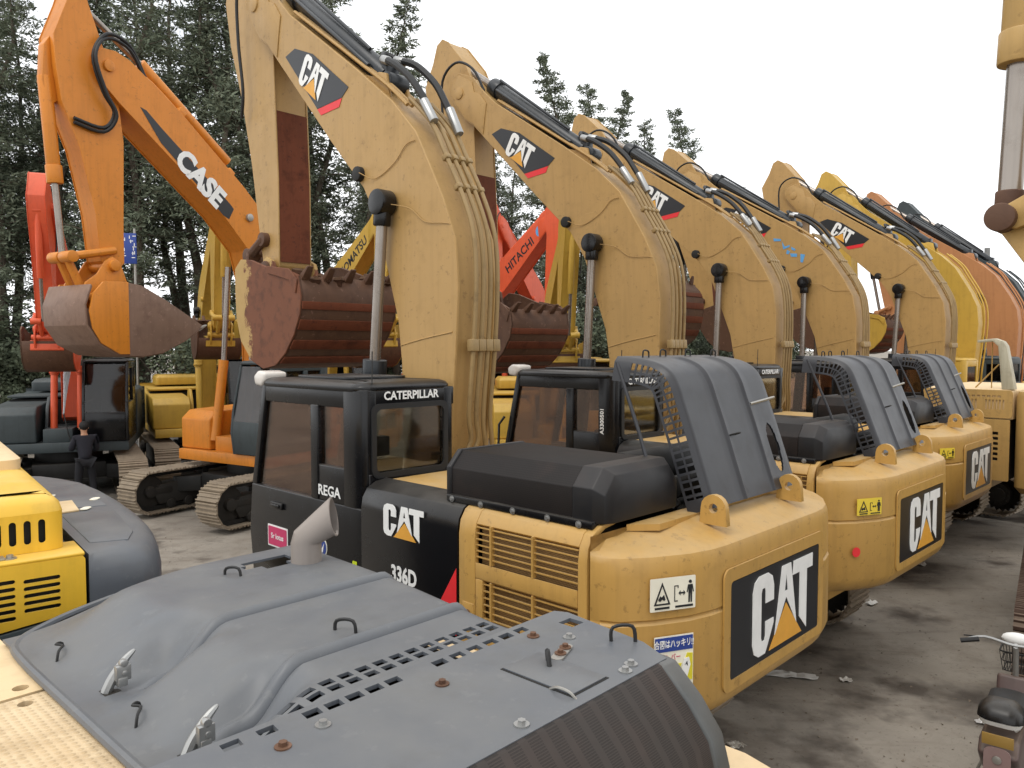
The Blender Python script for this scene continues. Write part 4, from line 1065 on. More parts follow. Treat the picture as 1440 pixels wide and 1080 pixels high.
obj('dot', m_shape((tuple((0.13*math.cos(k*math.pi/8), 0.16*math.sin(k*math.pi/8)) for k in range(16)),), (2.42, -0.151, 7.05), (1, 0, 0), (0, 0, 1)), MAT['skyblue'], R2['boom'])

# the orange excavator: boom, stick and bucket of its own
KX, KY, KYAW = -5.5, 16.9, 148.7
kr = empty('excavator', (KX, KY, 0), R(KYAW+90), 'orange excavator with white lettering on a black stripe along its boom', 'excavator', FAR)
undercarriage(kr, 0, True)
up_ = upper(kr, MAT['orange'], MAT['orange'], MAT['charcoal'], MAT['orange'], hood=None, logo=False, cover=False, eyes=False, engine=False, cab_kw=dict(lamp=False, detail=False, glassm='farglass', clear='farglass'))
KB = [(0.16, 1.9), (0.2, 3.6), (0.3, 4.8), (0.5, 5.5), (1.15, 6.17), (2.38, 7.11), (3.32, 7.83), (3.62, 8.1), (3.74, 8.3), (3.72, 8.5), (3.58, 8.64), (3.36, 8.66), (3.1, 8.58), (2.07, 7.91), (0.62, 6.76), (0.0, 6.15), (-0.4, 5.5), (-0.6, 4.6), (-0.6, 3.6), (-0.45, 1.9)]
kb = obj('boom', m_boom(tuple(KB), 0.30), MAT['orange'], kr)
for s in (1, -1): obj('pin_boss', m_boss(0.52, 6.18, 0.08, 0.05, s), MAT['steel'], kb); obj('pin_boss', m_boss(3.5, 8.38, 0.1, 0.04, s), MAT['orange'], kb)
STR = ((2.95, 7.92), (2.86, 7.92), (2.45, 7.62), (0.98, 6.47), (0.86, 6.28), (0.98, 6.1), (1.12, 6.12), (2.45, 7.22), (2.9, 7.72))
STR = ((2.92, 7.83), (2.80, 7.80), (2.50, 7.55), (1.0, 6.40), (0.90, 6.30), (1.02, 6.08), (1.16, 6.14), (2.52, 7.28))
obj('logo_plate', m_shape((flip(STR),), (0, 0.331, 0), SIDE_U, SIDE_V), MAT['decal'], kb)
ku = V3((-0.78, 0, -0.625)); kv = V3((-0.625, 0, 0.78))
obj('lettering', m_text('CASE', (1.68, 0.334, 6.76), tuple(ku*0.56), tuple(kv*0.56), 0.92, 0.05, 0.005), MAT['white'], kb)
for y in (0.22, 0.1, -0.1):
    q = MB(); q.tube(smooth_path([(3.2, y, 8.66), (2.6, y, 8.36), (2.0, y, 7.93), (1.3, y, 7.38), (0.62, y, 6.84), (0.0, y, 6.25), (-0.42, y, 5.6), (-0.66, y, 4.6), (-0.66, y, 3.0)], 3), 0.025, 6); obj('hydraulic_pipe', q.mesh('hydraulic_pipe'), MAT['orange'], kb)
for x, z in ((2.0, 7.98), (0.9, 7.05)):
    q = MB(); q.obox(Matrix.Translation((x, 0.06, z)) @ Matrix.Rotation(R(-38), 4, 'Y'), 0.16, 0.44, 0.12); obj('pipe_clamp', q.mesh('pipe_clamp', 0.012), MAT['orange'], kb)
KS = [(3.24, 5.0), (3.24, 5.6), (3.20, 7.14), (3.27, 7.74), (3.36, 8.2), (3.56, 8.76), (3.78, 9.35), (3.86, 9.6), (4.02, 9.62), (4.12, 9.3), (4.36, 8.66), (4.34, 8.2), (4.26, 7.62), (3.96, 6.86), (3.72, 5.81), (3.64, 5.0), (3.5, 4.88), (3.36, 4.88)]
ks = obj('stick', m_stick(tuple(KS), 0.21), MAT['orange'], kr)
q = MB(); q.prism([(4.36, 8.66), (4.46, 8.5), (4.50, 7.9), (4.40, 7.5), (4.26, 7.62), (4.34, 8.2)], -0.09, 0.09); obj('cylinder_bracket', q.mesh('cylinder_bracket', 0.01), MAT['orange'], ks)
for k, o in enumerate((0.0, 0.07)):
    q = MB(); q.tube(smooth_path([(2.75, 0.24, 8.42-o), (3.1, 0.34, 8.85-o), (3.55, 0.38, 8.9-o), (3.8, 0.38+o, 8.45), (3.62, 0.36+o, 7.9), (3.42, 0.34+o, 7.6-o), (3.6, 0.3, 7.3-o), (4.1, 0.28, 7.35-o)], 5), 0.032, 8); obj('hose', q.mesh('hose'), MAT['rubber'], ks)
q = MB(); q.cyl((4.42, 0, 8.0), (4.30, 0, 6.35), 0.11, 18); q.cyl((4.31, 0, 6.55), (4.29, 0, 6.25), 0.13, 18); kc = obj('bucket_cylinder', q.mesh('bucket_cylinder', 0.01), MAT['orange'], kr)
q = MB(); q.cyl((4.30, 0, 6.35), (4.2, 0, 5.05), 0.055, 16); obj('rod', q.mesh('rod'), MAT['chrome'], kc)
q = MB(); q.cyl((0.8, 0, 7.3), (2.7, 0, 8.72), 0.12, 20); kc = obj('stick_cylinder', q.mesh('stick_cylinder', 0.01), MAT['orange'], kr)
q = MB(); q.cyl((2.7, 0, 8.72), (3.95, 0, 9.5), 0.06, 14); obj('rod', q.mesh('rod'), MAT['chrome'], kc)
for s in (1, -1):
    q = MB(); q.cyl((0.6, s*0.44, 3.2), (0.85, s*0.44, 1.5), 0.1, 16); kc = obj('lift_cylinder', q.mesh('lift_cylinder'), MAT['orange'], kr)
    q = MB(); q.cyl((0.45, s*0.44, 5.2), (0.6, s*0.44, 3.2), 0.06, 14); obj('rod', q.mesh('rod'), MAT['chrome'], kc)
for s in (1, -1):
    q = MB(); q.tube([(3.42, s*0.27, 5.2), (4.2, s*0.25, 5.02)], 0.07, 8); q.cyl((4.2, s*0.02, 5.02), (4.2, s*0.33, 5.02), 0.1, 16); obj('link_arm', q.mesh('link_arm', 0.01), MAT['orange'], ks)
    q = MB(); q.tube([(4.2, s*0.12, 5.02), (3.88, s*0.14, 4.3)], 0.07, 8); obj('link_arm', q.mesh('link_arm'), MAT['orange'], ks)
# its bucket, curled with the teeth towards the cab
KBK = [(4.10, 4.55), (4.22, 4.2), (4.2, 3.85), (3.98, 3.52), (3.62, 3.34), (3.2, 3.30), (2.8, 3.36), (2.3, 3.60), (1.92, 3.86)]
n_ = len(KBK); inn = offset2(KBK + [(3.0, 4.6)], -0.04)[:n_]
q = MB(); q.prism(KBK + inn[::-1], -0.65, 0.65); kbk = obj('bucket', q.mesh('bucket', 0.005, 1, angle=60), MAT['bucketcase'], kr)
for s in (1, -1):
    q = MB(); q.prism([(3.45, 4.62)] + [(3.62, 4.62), (3.9, 4.6), (4.08, 4.4)] + [(4.15, 4.1), (4.1, 3.8), (3.95, 3.55), (3.62, 3.36)] + [(3.45, 3.36)], s*0.648, s*0.69); obj('bucket_side', q.mesh('bucket_side', 0.006), MAT['orange'], kbk)
    q = MB(); q.prism([(3.448, 4.61), (3.2, 4.58), (2.75, 4.36), (1.95, 3.9), (2.3, 3.62), (2.8, 3.38), (3.2, 3.32), (3.448, 3.33)], s*0.64, s*0.68); obj('side_cutter', q.mesh('side_cutter', 0.006), MAT['bucketcase'], kbk)
for y in (-0.34, 0.29):
    q = MB(); q.prism([(3.2, 4.5), (3.38, 5.0), (3.52, 5.08), (3.64, 5.0), (3.8, 4.75), (4.0, 4.6), (4.12, 4.3), (3.9, 4.1)], y, y+0.05); obj('bucket_ear', q.mesh('bucket_ear', 0.008), MAT['orange'], kbk)
for x, z in ((3.5, 4.92), (3.9, 4.32)):
    q = MB(); q.cyl((x, -0.42, z), (x, 0.42, z), 0.1, 16); obj('pin', q.mesh('pin', 0.01), MAT['orange'], kbk)
for i in range(5):
    obj('tooth', m_tooth(), MAT['steel'], kbk, Matrix.Translation((1.92, -0.55+i*0.275, 3.86)) @ Matrix.Rotation(R(180+25), 4, 'Y'))
obj('number', m_text('290', (-1.0, 1.453, 1.9), sc(SIDE_U, 0.3), sc(SIDE_V, 0.3), 0.9, 0.02), MAT['decal'], up_['door'])
# ---------------------------------------------------------------- ground
def ground_mat():
    t = NT('concrete and dirt'); tc = t.n('TexCoord'); v = tc.outputs['Object']
    a = t.noise(v, 0.35, 8, 0.62); b = t.noise(v, 2.2, 8, 0.65); c = t.noise(v, 18.0, 6, 0.7); d = t.noise(v, 120.0, 3)
    col = t.mix(t.ramp(a, 0.35, 0.68), lin('7D766C'), lin('9E968A'))
    col = t.mix(t.math('MULTIPLY', t.ramp(b, 0.5, 0.72), 0.5), col, lin('665A4E'))
    mp = t.n('Mapping'); mp.inputs['Scale'].default_value = (1.0, 1.0, 1.0); t.l(v, mp.inputs['Vector'])
    stain = t.ramp(t.noise(mp.outputs['Vector'], 0.62, 5, 0.55), 0.53, 0.62)
    col = t.mix(t.math('MULTIPLY', stain, 0.8), col, lin('3A322C'))
    mq = t.n('Mapping'); mq.inputs['Rotation'].default_value = (0, 0, R(42)); mq.inputs['Scale'].default_value = (0.5, 4.0, 1.0); t.l(v, mq.inputs['Vector'])
    tyre = t.ramp(t.noise(mq.outputs['Vector'], 1.1, 5, 0.6), 0.55, 0.7)
    col = t.mix(t.math('MULTIPLY', tyre, 0.35), col, lin('57493E'))
    col = t.mix(t.math('MULTIPLY', t.ramp(c, 0.58, 0.7), 0.5), col, lin('4A4036'))
    col = t.mix(t.math('MULTIPLY', t.ramp(c, 0.62, 0.75), 0.0), col, lin('B8AC9A'))
    t.l(col, t.b.inputs['Base Color'])
    t.l(t.math('SUBTRACT', 0.92, t.math('MULTIPLY', stain, 0.35)), t.b.inputs['Roughness']); t.b.inputs['Specular IOR Level'].default_value = 0.3
    t.bump(t.math('ADD', t.math('ADD', t.math('MULTIPLY', b, 1.2), t.math('MULTIPLY', c, 0.5)), t.math('MULTIPLY', d, 0.25)), 0.5, 0.03)
    return t.m
def gz(x, y): return 0.018*math.sin(0.9*x+0.4*y)*math.sin(0.7*y-0.3*x) - 0.018
gb = MB()
n1 = [-400, -200, -100, -60, -40] + [-30+i*0.75 for i in range(81)] + [40, 60, 100, 200, 400]
n2 = [-60, -30, -15] + [-8+i*0.75 for i in range(65)] + [50, 70, 110, 200, 400, 700]
gb.grid(lambda x, y: (x, y, gz(x, y) if abs(x) < 30 and -8 < y < 40 else -0.018), n1, n2)
g_ = obj('ground', gb.mesh('ground', recalc=False), ground_mat()); g_['kind'] = 'structure'
# grit and small stones
gr = MB(); gr_r = random.Random(4)
for i in range(2600):
    k = gr_r.random(); y = 5.0 + 14*k*k; x = gr_r.uniform(1.2, 9.5) * (0.5 + y/18) if gr_r.random() < 0.75 else gr_r.uniform(-6.5, -2.5)
    s = gr_r.uniform(0.006, 0.02) * (1.8 if gr_r.random() < 0.05 else 1); z = gz(x, y)
    P = [V3((gr_r.uniform(-1, 1), gr_r.uniform(-1, 1), gr_r.uniform(-0.3, 1)))*s + V3((x, y, z)) for _ in range(4)]
    gr.add(P, [(0, 1, 2), (0, 2, 3), (0, 3, 1), (1, 3, 2)])
o = obj('gravel', gr.mesh('gravel', smooth=False), plain('grit', lin('7A6E60'), 0.9)); o['kind'] = 'stuff'
def litter(name, label, x, y, L, W, rz, col, seed, cat='litter'):
    q = MB(); rr = random.Random(seed)
    q.grid(lambda u, v: (u*L + rr.uniform(-.1, .1)*W, v*W*(1-0.5*u*u) + rr.uniform(-.12, .12)*W, 0.012 + 0.03*abs(rr.gauss(0, 0.5))), [-0.5+i/8 for i in range(9)], [-0.5+i/4 for i in range(5)])
    o = obj(name, q.mesh(name, solid=0.006, angle=20), plain('litter '+name+str(seed), col, 0.6)); o.location = (x, y, gz(x, y)+0.004); o.rotation_euler = (0, 0, rz)
    tag(o, label, cat)
litter('plastic_scrap', 'long torn white plastic scrap on the ground behind the nearest counterweight', 2.95, 8.06, 0.55, 0.13, -0.2, lin('D8D6D0'), 1)
litter('foam_strip', 'white foam strip on the ground left of the scooter', 4.45, 7.02, 0.26, 0.07, -0.35, lin('EDEBE8'), 2)
litter('paper_scrap', 'small crumpled white paper in the middle of the bare ground', 4.9, 10.4, 0.18, 0.1, 0.7, lin('E0DED8'), 3)
litter('paper_scrap', 'pale flattened wad of paper on the ground near the grey cover corner', 1.95, 6.6, 0.14, 0.11, 0.3, lin('C4BEB2'), 4)
litter('paper_scrap', 'tiny white scrap on the ground farthest toward the second counterweight', 6.6, 12.3, 0.16, 0.1, 1.2, lin('DAD6D0'), 5)
litter('paper_scrap', 'white scrap on the ground just right of the long plastic scrap', 3.5, 7.95, 0.12, 0.08, 0.1, lin('D0CAC0'), 6)

# ---------------------------------------------------------------- the machine in front: closed grey hood seen from above
GY = 137.0; gf = V3((-math.sin(R(GY)), math.cos(R(GY)), 0)); gl = V3((-math.cos(R(GY)), -math.sin(R(GY)), 0))
GO = V3((-1.4, 0.25, 0)) + gf*0.45 - gl*1.3
gm = empty('excavator', tuple(GO), R(GY+90), 'excavator with closed ribbed grey engine hood and bent exhaust pipe, seen from above', 'excavator')
GT = Matrix.Translation((-0.45, 1.3, 0))
undercarriage(gm)
sst = lambda t: 0 if t <= 0 else 1 if t >= 1 else t*t*(3-2*t)
def hood_z(x, y):
    f = sst((-1.56-x)/0.36)
    pk = max(math.exp(-((y-yc)/0.105)**4) for yc in (-1.27, -0.735)) * sst((x+1.97)/0.18)
    z = 2.42 + 0.136*f*(1-0.95*pk)
    z = 2.42 + (z-2.42)*sst((y+1.92)/0.24)
    e = sst((x+2.74)/0.17); z = z - 0.15*(1-e)
    for yr in (-1.25, -0.78):
        z += (0.016*math.exp(-((y-yr)/0.014)**2) - 0.022*math.exp(-((y-yr-0.024)/0.008)**2))*sst((-1.70-x)/0.06)*sst((x+2.72)/0.05)
    z += 0.012*sst((-1.72-x)/0.3)*math.sin(math.pi*min(1, max(0, (y+1.85)/1.3)))
    return z
ys = sorted(set([round(-1.92+i*0.03, 4) for i in range(44)] + [-1.25+d for d in (-.03, -.02, -.012, -.006, 0, .006, .012, .016, .02, .024, .028, .032, .04)] + [-0.78+d for d in (-.03, -.02, -.012, -.006, 0, .006, .012, .016, .02, .024, .028, .032, .04)] + [-0.625, -0.608, -0.578, -0.566, -0.536, -0.5065]))
ys = [y for y in ys if y <= -0.506]
xs = sorted(set([round(-1.525-i*0.02, 4) for i in range(63)]))
def hskip(y, x):
    if (-0.608 < y < -0.578 or -0.566 < y < -0.536) and -2.64 < x < -1.72: return (int(round((x+3.0)*1000))//20) % 3 != 0
    return ((slant(y, x)+2.44)/0.12)**2 + ((flare(y, x)+1.77)/0.075)**2 < 1
flare = lambda y, x: y if y > -1.3 else -1.3 + (y+1.3)*(1.16 + 0.5*sst((-1.55-x)/0.7))
slant = lambda y, x: x - 0.13*sst((-1.8-x)/0.9)*max(0, min(1, (-0.6-y)/1.3))
q = MB(); q.grid(lambda y, x: (slant(y, x), flare(y, x), hood_z(x, y)), ys, xs, hskip)
hood = obj('engine_hood', q.mesh('engine_hood', solid=-0.01, angle=40), MAT['grey'], gm, GT)
q = MB(); q.tube(smooth_path([(-1.52, -0.52, 2.42), (-1.52, -1.2, 2.42), (-1.525, -1.8, 2.42), (-1.56, -1.97, 2.42), (-1.68, -2.09, 2.42), (-1.86, -2.20, 2.42), (-2.12, -2.30, 2.42), (-2.5, -2.33, 2.42)], 4), 0.015, 8); obj('hood_seal', q.mesh('hood_seal'), MAT['grey'], hood)
for x, y, a in ((-2.24, -1.70, 25), (-2.19, -0.86, 25), ):
    obj('grab_hook', m_hood_hook(0), MAT['rubber'], hood, Matrix.Translation((x, y, hood_z(x, y)-0.004)) @ Matrix.Rotation(R(a), 4, 'Z'))
for y in (-1.69, -1.03):
    q = MB(); q.tube(smooth_path([(-1.64, y-0.05, 2.42), (-1.635, y-0.05, 2.46), (-1.61, y-0.03, 2.468), (-1.625, y-0.01, 2.465), (-1.60, y+0.03, 2.462), (-1.59, y+0.04, 2.42)], 4), 0.0045, 6); obj('grab_hook', q.mesh('grab_hook'), MAT['rubber'], hood)
for y in (-1.29, -0.74):
    LM = Matrix.Translation((-1.63, y, 2.428)) @ Matrix.Scale(0.8, 4) @ Matrix.Translation((1.56, 0, -2.475))
    q = MB(); q.box(-1.60, -1.53, -0.035, 0.035, 2.47, 2.479); lt = obj('hood_latch', q.mesh('hood_latch', 0.003), MAT['dark'], hood, LM)
    q = MB(); q.tube(smooth_path([(-1.545, 0, 2.475), (-1.575, 0, 2.53), (-1.62, 0, 2.585), (-1.655, 0.002, 2.615)], 4), [0.020, 0.021, 0.021, 0.021, 0.020, 0.019, 0.018, 0.017, 0.015, 0.013, 0.011, 0.009, 0.005], 8); obj('latch_handle', q.mesh('latch_handle'), MAT['silver'], lt)
    q = MB(); q.box(-1.625, -1.57, 0.018, 0.045, 2.52, 2.58); q.cyl((-1.6, -0.02, 2.55), (-1.6, 0.05, 2.55), 0.011, 10); q.box(-1.61, -1.575, 0.012, 0.05, 2.50, 2.535); q.cyl((-1.60, 0.02, 2.585), (-1.60, 0.045, 2.585), 0.016, 12); obj('latch_catch', q.mesh('latch_catch', 0.005), MAT['silver'], lt)
# exhaust stack with a slanted mouth
ep = [V3((-2.555, -1.665, 2.40)), V3((-2.555, -1.665, 2.655)), V3((-2.562, -1.657, 2.68)), V3((-2.61, -1.607, 2.735)), V3((-2.635, -1.578, 2.765))]
q = MB(); rings = []
rd = V3((-0.68, 0.73, 0)).normalized(); w0 = V3((0, 0, 1)).cross(rd)          # lean direction and the pipe's crosswise axis
for p, tilt, k2 in ((ep[0], 0, 1), (ep[1], 0, 1), (ep[2], 22, 1.02), (ep[3], 46, 1.04), (ep[4], 80, 1.32)):
    e1 = rd*math.cos(R(tilt)) - V3((0, 0, 1))*math.sin(R(tilt))
    rings.append([p + e1*math.cos(2*math.pi*k/24)*0.064*k2 + w0*math.sin(2*math.pi*k/24)*0.064 for k in range(24)])
q.loft(rings, caps=False); obj('exhaust_pipe', q.mesh('exhaust_pipe', solid=0.006, angle=25), MAT['exhaust'], gm, GT)
# flat cover panel with a row of cut-outs, and the perforated flank
hol = []
for x0, x1 in ((-1.72, -1.54), (-2.10, -1.78), (-2.62, -2.2)):
    k = int((x1-x0)/0.062)
    for i in range(k): xa = x0 + i*(x1-x0)/k; hol.append([(xa, -0.483), (xa+0.047, -0.483), (xa+0.052, -0.447), (xa+0.005, -0.447)])
hol.append([(-2.79, -0.42), (-2.73, -0.42), (-2.73, -0.36), (-2.79, -0.36)])
PAN = [(-1.0, -0.505), (-2.81, -0.505), (-2.83, -0.46), (-2.78, -0.12), (-2.72, 0.0), (-1.0, 0.0)]
q = MB(); q.vf(shapes([PAN[::-1]] + hol, 0.012), (0, 0, 2.562), (1, 0, 0), (0, 1, 0)); pan = obj('cover_panel', q.mesh('cover_panel', 0.002, 1), MAT['grey'], gm, GT)
for x, y, m_ in ((-2.15, -0.35, 'bucket'), (-1.68, -0.37, 'bucket'), (-1.80, -0.39, 'silver'), (-2.13, -0.04, 'silver'), (-2.65, -0.31, 'silver'), (-2.61, -0.05, 'silver'), (-2.56, -0.035, 'silver'), (-2.58, -0.40, 'bucket'), (-1.35, -0.05, 'silver')):
    obj('bolt', m_bolt(0.0105), MAT[m_], pan, Matrix.Translation((x, y, 2.568)))
q = MB(); q.box(-2.492, -2.328, -0.302, -0.042, 2.566, 2.5695); obj('hatch_gap', q.mesh('hatch_gap'), MAT['dark'], pan)
q = MB(); q.box(-2.488, -2.334, -0.297, -0.048, 2.5685, 2.5735); obj('hatch', q.mesh('hatch', 0.0015), MAT['grey'], pan)
q = MB(); q.tube(smooth_path([(-2.33, -0.12, 2.566), (-2.325, -0.09, 2.582), (-2.325, -0.05, 2.582), (-2.33, -0.03, 2.566)], 4), 0.004, 6); obj('hatch_hinge', q.mesh('hatch_hinge'), MAT['steel'], pan)
q = MB(); q.vf(shapes([capsule(0, 0, 0.13, 0.036)], 0.006), (-2.535, -0.245, 2.572), (-0.93, -0.36, 0), (0.36, -0.93, 0)); lt = obj('latch_plate', q.mesh('latch_plate'), MAT['steel'], pan)
for dx, dy in ((-0.03, -0.012), (0.015, 0.006)): obj('bolt', m_bolt(0.0095), MAT['bucket'], lt, Matrix.Translation((-2.535+dx, -0.245+dy, 2.575)))
q = MB(); q.tube(smooth_path([(-2.46, -0.235, 2.568), (-2.455, -0.235, 2.60), (-2.44, -0.22, 2.605), (-2.43, -0.205, 2.568)], 4), 0.008, 6); obj('latch_hook', q.mesh('latch_hook'), MAT['rubber'], pan)
obj('grab_hook', m_hood_hook(0), MAT['rubber'], pan, Matrix.Translation((-2.74, -0.17, 2.566)) @ Matrix.Rotation(R(40), 4, 'Z'))
FL = [(-0.002, 2.566), (0.012, 2.562), (0.10, 2.475), (0.165, 2.39), (0.19, 2.30), (0.19, 1.5), (0.10, 1.5), (0.10, 2.36), (0.0, 2.50), (-0.03, 2.50)]
q = MB(); q.loft([[(x, y, z) for y, z in FL] for x in (-2.675, -0.9)]); obj('perforated_flank', q.mesh('perforated_flank', angle=60), MAT['perffg'], gm, GT)
EN = [(-0.505, 1.5), (-0.505, 2.545), (-0.02, 2.56), (0.012, 2.556), (0.10, 2.475), (0.165, 2.39), (0.19, 2.30), (0.19, 1.5)]
def en_ring(x, o): return [(x, y + (o if y > -0.2 else -o), z + (o if z > 1.6 else 0)) for y, z in EN]
q = MB(); q.loft([en_ring(x, o) for x, o in ((-2.672, 0.003), (-2.68, 0.008), (-2.74, 0.006), (-2.78, -0.015), (-2.83, -0.055), (-2.86, -0.10))])
obj('cover_end', q.mesh('cover_end', 0.008, 2, angle=50), paint('grey plastic end', lin('4A4C4C'), 0.4, 0.4, lin('2C2A28'), 0.5, lin('86827C')), gm, GT)
q = MB(); q.box(-2.70, -1.45, -2.2, -0.02, 1.3, 2.33); q.cyl((-2.6, -1.2, 2.38), (-2.0, -1.2, 2.38), 0.05, 10); obj('engine_bay', q.mesh('engine_bay'), MAT['dark'], gm, GT)
q = MB(); q.prism([(-3.04, -1.9), (-3.04, 0.1), (-2.97, 0.34), (-2.85, 0.42), (-0.4, 0.42), (-0.4, 0.18), (-2.6, 0.18), (-2.72, -1.9)], 1.1, 2.2, 'z'); obj('rear_frame', q.mesh('rear_frame', 0.02), MAT['deckcream'], gm, GT)
q = MB(); q.box(-2.9, 0.6, -2.7, 0.2, 1.08, 1.32); obj('deck', q.mesh('deck', 0.02), MAT['cream'], gm, GT)
def tread_mat():
    t = NT('dimpled tread plate'); tc = t.n('TexCoord'); sp = t.n('SeparateXYZ'); t.l(tc.outputs['Object'], sp.inputs[0])
    fx = t.math('SUBTRACT', t.math('FRACT', t.math('MULTIPLY', sp.outputs[0], 42.0)), 0.5)
    row = t.math('MULTIPLY', t.math('MODULO', t.math('ABSOLUTE', t.math('FLOOR', t.math('MULTIPLY', sp.outputs[0], 42.0))), 2.0), 0.5)
    fy = t.math('SUBTRACT', t.math('FRACT', t.math('ADD', t.math('MULTIPLY', sp.outputs[1], 42.0), row)), 0.5)
    d = t.math('SQRT', t.math('ADD', t.math('MULTIPLY', fx, fx), t.math('MULTIPLY', fy, fy)))
    h = t.ramp(d, 0.18, 0.42, (1, 1, 1, 1), (0, 0, 0, 1)); v = t.coord(); n = t.noise(v, 5, 6)
    c = t.mix(n, lin('C2A57C'), lin('DCC8A6')); c = t.mix(t.math('MULTIPLY', t.ramp(t.noise(v, 12, 6), 0.5, 0.7), 0.45), c, lin('8E7452')); c = t.mix(t.math('MULTIPLY', h, 0.25), c, lin('B08E5A'))
    t.l(c, t.b.inputs['Base Color']); t.b.inputs['Roughness'].default_value = 0.7; t.bump(h, 0.5, 0.006)
    return t.m
q = MB(); H1 = [(-1.465+0.024*math.cos(a), -1.575+0.024*math.sin(a)) for a in [k*math.pi/6 for k in range(12)]]; H2 = [(-1.445+0.022*math.cos(a), -1.45+0.022*math.sin(a)) for a in [k*math.pi/6 for k in range(12)]]
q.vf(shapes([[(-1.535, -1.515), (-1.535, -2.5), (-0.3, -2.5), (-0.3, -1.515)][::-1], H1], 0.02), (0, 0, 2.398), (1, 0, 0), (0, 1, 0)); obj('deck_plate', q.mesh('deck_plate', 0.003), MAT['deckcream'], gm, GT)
q = MB(); q.vf(shapes([[(-1.535, -1.505), (-1.535, 0.0), (-0.3, 0.0), (-0.3, -1.505)], H2], 0.02), (0, 0, 2.394), (1, 0, 0), (0, 1, 0)); obj('tread_plate', q.mesh('tread_plate', 0.003), tread_mat(), gm, GT)
q = MB(); q.box(-1.43, -0.3, -2.4, -0.05, 1.34, 2.34); obj('pump_bay', q.mesh('pump_bay'), MAT['dark'], gm, GT)

# ---------------------------------------------------------------- yellow machine at the left edge, grey counterweight
ym = empty('excavator', (-4.6, 3.1, 0), R(129+90), 'bright yellow excavator with slotted panels and a rounded grey counterweight', 'excavator')
undercarriage(ym)
CWP = [(-2.315, 1.40), (-2.42, 1.405), (-2.54, 1.39), (-2.63, 1.30), (-2.70, 1.1), (-2.75, 0.8), (-2.775, 0.4), (-2.78, 0.0), (-2.77, -0.4), (-2.73, -0.8), (-2.66, -1.1), (-2.56, -1.33), (-2.42, -1.42), (-2.315, -1.42)]
def cwr(z, o): return [(min(-2.315, x + o*max(0, min(1, (-2.33-x)/0.08))), y - math.copysign(o, y)*max(0, min(1, (-2.33-x)/0.08))*0.8 if abs(y) > 1.0 else y, z) for x, y in CWP]
q = MB(); q.loft([cwr(z, o) for z, o in ((1.1, 0.1), (1.2, 0.02), (1.4, 0.0), (2.38, 0.0), (2.46, 0.012), (2.51, 0.04), (2.535, 0.075), (2.545, 0.12))]); ycw = obj('counterweight', q.mesh('counterweight', angle=40), MAT['grey'], ym)
for P in ([(-2.36, 1.18), (-2.52, 1.22), (-2.58, 1.05), (-2.62, 0.45), (-2.36, 0.42)], [(-2.36, 0.2), (-2.62, 0.25), (-2.66, -0.6), (-2.36, -0.7)]):
    q = MB(); q.prism(P, 2.54, 2.549, 'z'); obj('raised_panel', q.mesh('raised_panel', 0.004), MAT['grey'], ycw)
for x, y in ((-2.50, 0.30), (-2.60, 0.02), (-2.4, -0.25)):
    q = MB(); q.vf(shapes([capsule(0, 0, 0.09, 0.045)], 0.004), (x, y, 2.552), (0.5, 0.85, 0), (-0.85, 0.5, 0)); obj('hole_plug', q.mesh('hole_plug'), MAT['paper'], ycw)
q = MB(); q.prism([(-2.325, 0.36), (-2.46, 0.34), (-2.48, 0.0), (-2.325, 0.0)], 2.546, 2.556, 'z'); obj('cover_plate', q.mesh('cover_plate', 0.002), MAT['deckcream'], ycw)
sl = [rrect(2.06, 2.466-j*0.032-0.0095, 2.20, 2.466-j*0.032+0.0095, 0.0085, 3) for j in range(5)] + [rrect(1.88, 2.474-j*0.032-0.0095, 2.03, 2.474-j*0.032+0.0095, 0.0085, 3) for j in range(6)] + [rrect(1.70, 2.474-j*0.032-0.008, 1.85, 2.474-j*0.032+0.008, 0.007, 3) for j in range(6)]
q = MB(); q.vf(shapes([[(1.0, 2.15), (2.3, 2.30), (2.3, 2.53), (2.29, 2.545), (1.0, 2.545)]] + sl, 0.012), (0, 1.40, 0), SIDE_U, SIDE_V); obj('side_door', q.mesh('side_door', 0.003, 1), MAT['lemon'], ym)
q = MB(); q.box(-2.298, -1.0, 1.15, 1.395, 2.548, 2.562); q.cyl((-2.298, 1.397, 2.552), (-1.0, 1.397, 2.552), 0.0105, 8); obj('ledge', q.mesh('ledge', 0.004), MAT['lemon'], ym)
q = MB(); q.box(-2.29, 0.8, -1.40, 1.37, 1.2, 2.52); obj('engine_bay', q.mesh('engine_bay'), MAT['dark'], ym)
q = MB(); q.prism([(-2.3, 1.15), (0.9, 1.15), (0.9, 2.0), (-1.0, 2.14), (-2.3, 2.29)], 1.375, 1.41); obj('lower_skirt', q.mesh('lower_skirt', 0.005), MAT['charcoal'], ym)
HP = rrect(-2.24, -1.15, -0.8, 1.285, 0.06, 5)
q = MB(); q.loft([[(x, y, z) for x, y in offset2(HP, o)] for z, o in ((2.735, 0.0), (2.775, -0.012), (2.80, -0.035), (2.815, -0.07), (2.82, -0.12))]); yh = obj('engine_hood', q.mesh('engine_hood', angle=40), MAT['lemon'], ym)
q = MB(); q.loft([[(x, y, z) for x, y in offset2(HP, o)] for z, o in ((2.555, -0.03), (2.74, -0.03))]); obj('hood_lining', q.mesh('hood_lining'), MAT['dark'], yh)
ov = [capsule(2.15-i*0.056, 2.655, 0.028, 0.108) for i in range(9)]
q = MB(); q.vf(shapes([[(0.9, 2.563), (2.18, 2.563), (2.18, 2.737), (0.9, 2.737)]] + [o_ for o_ in ov ], 0.006), (0, 1.282, 0), SIDE_U, SIDE_V); obj('slotted_face', q.mesh('slotted_face'), MAT['lemon'], yh)
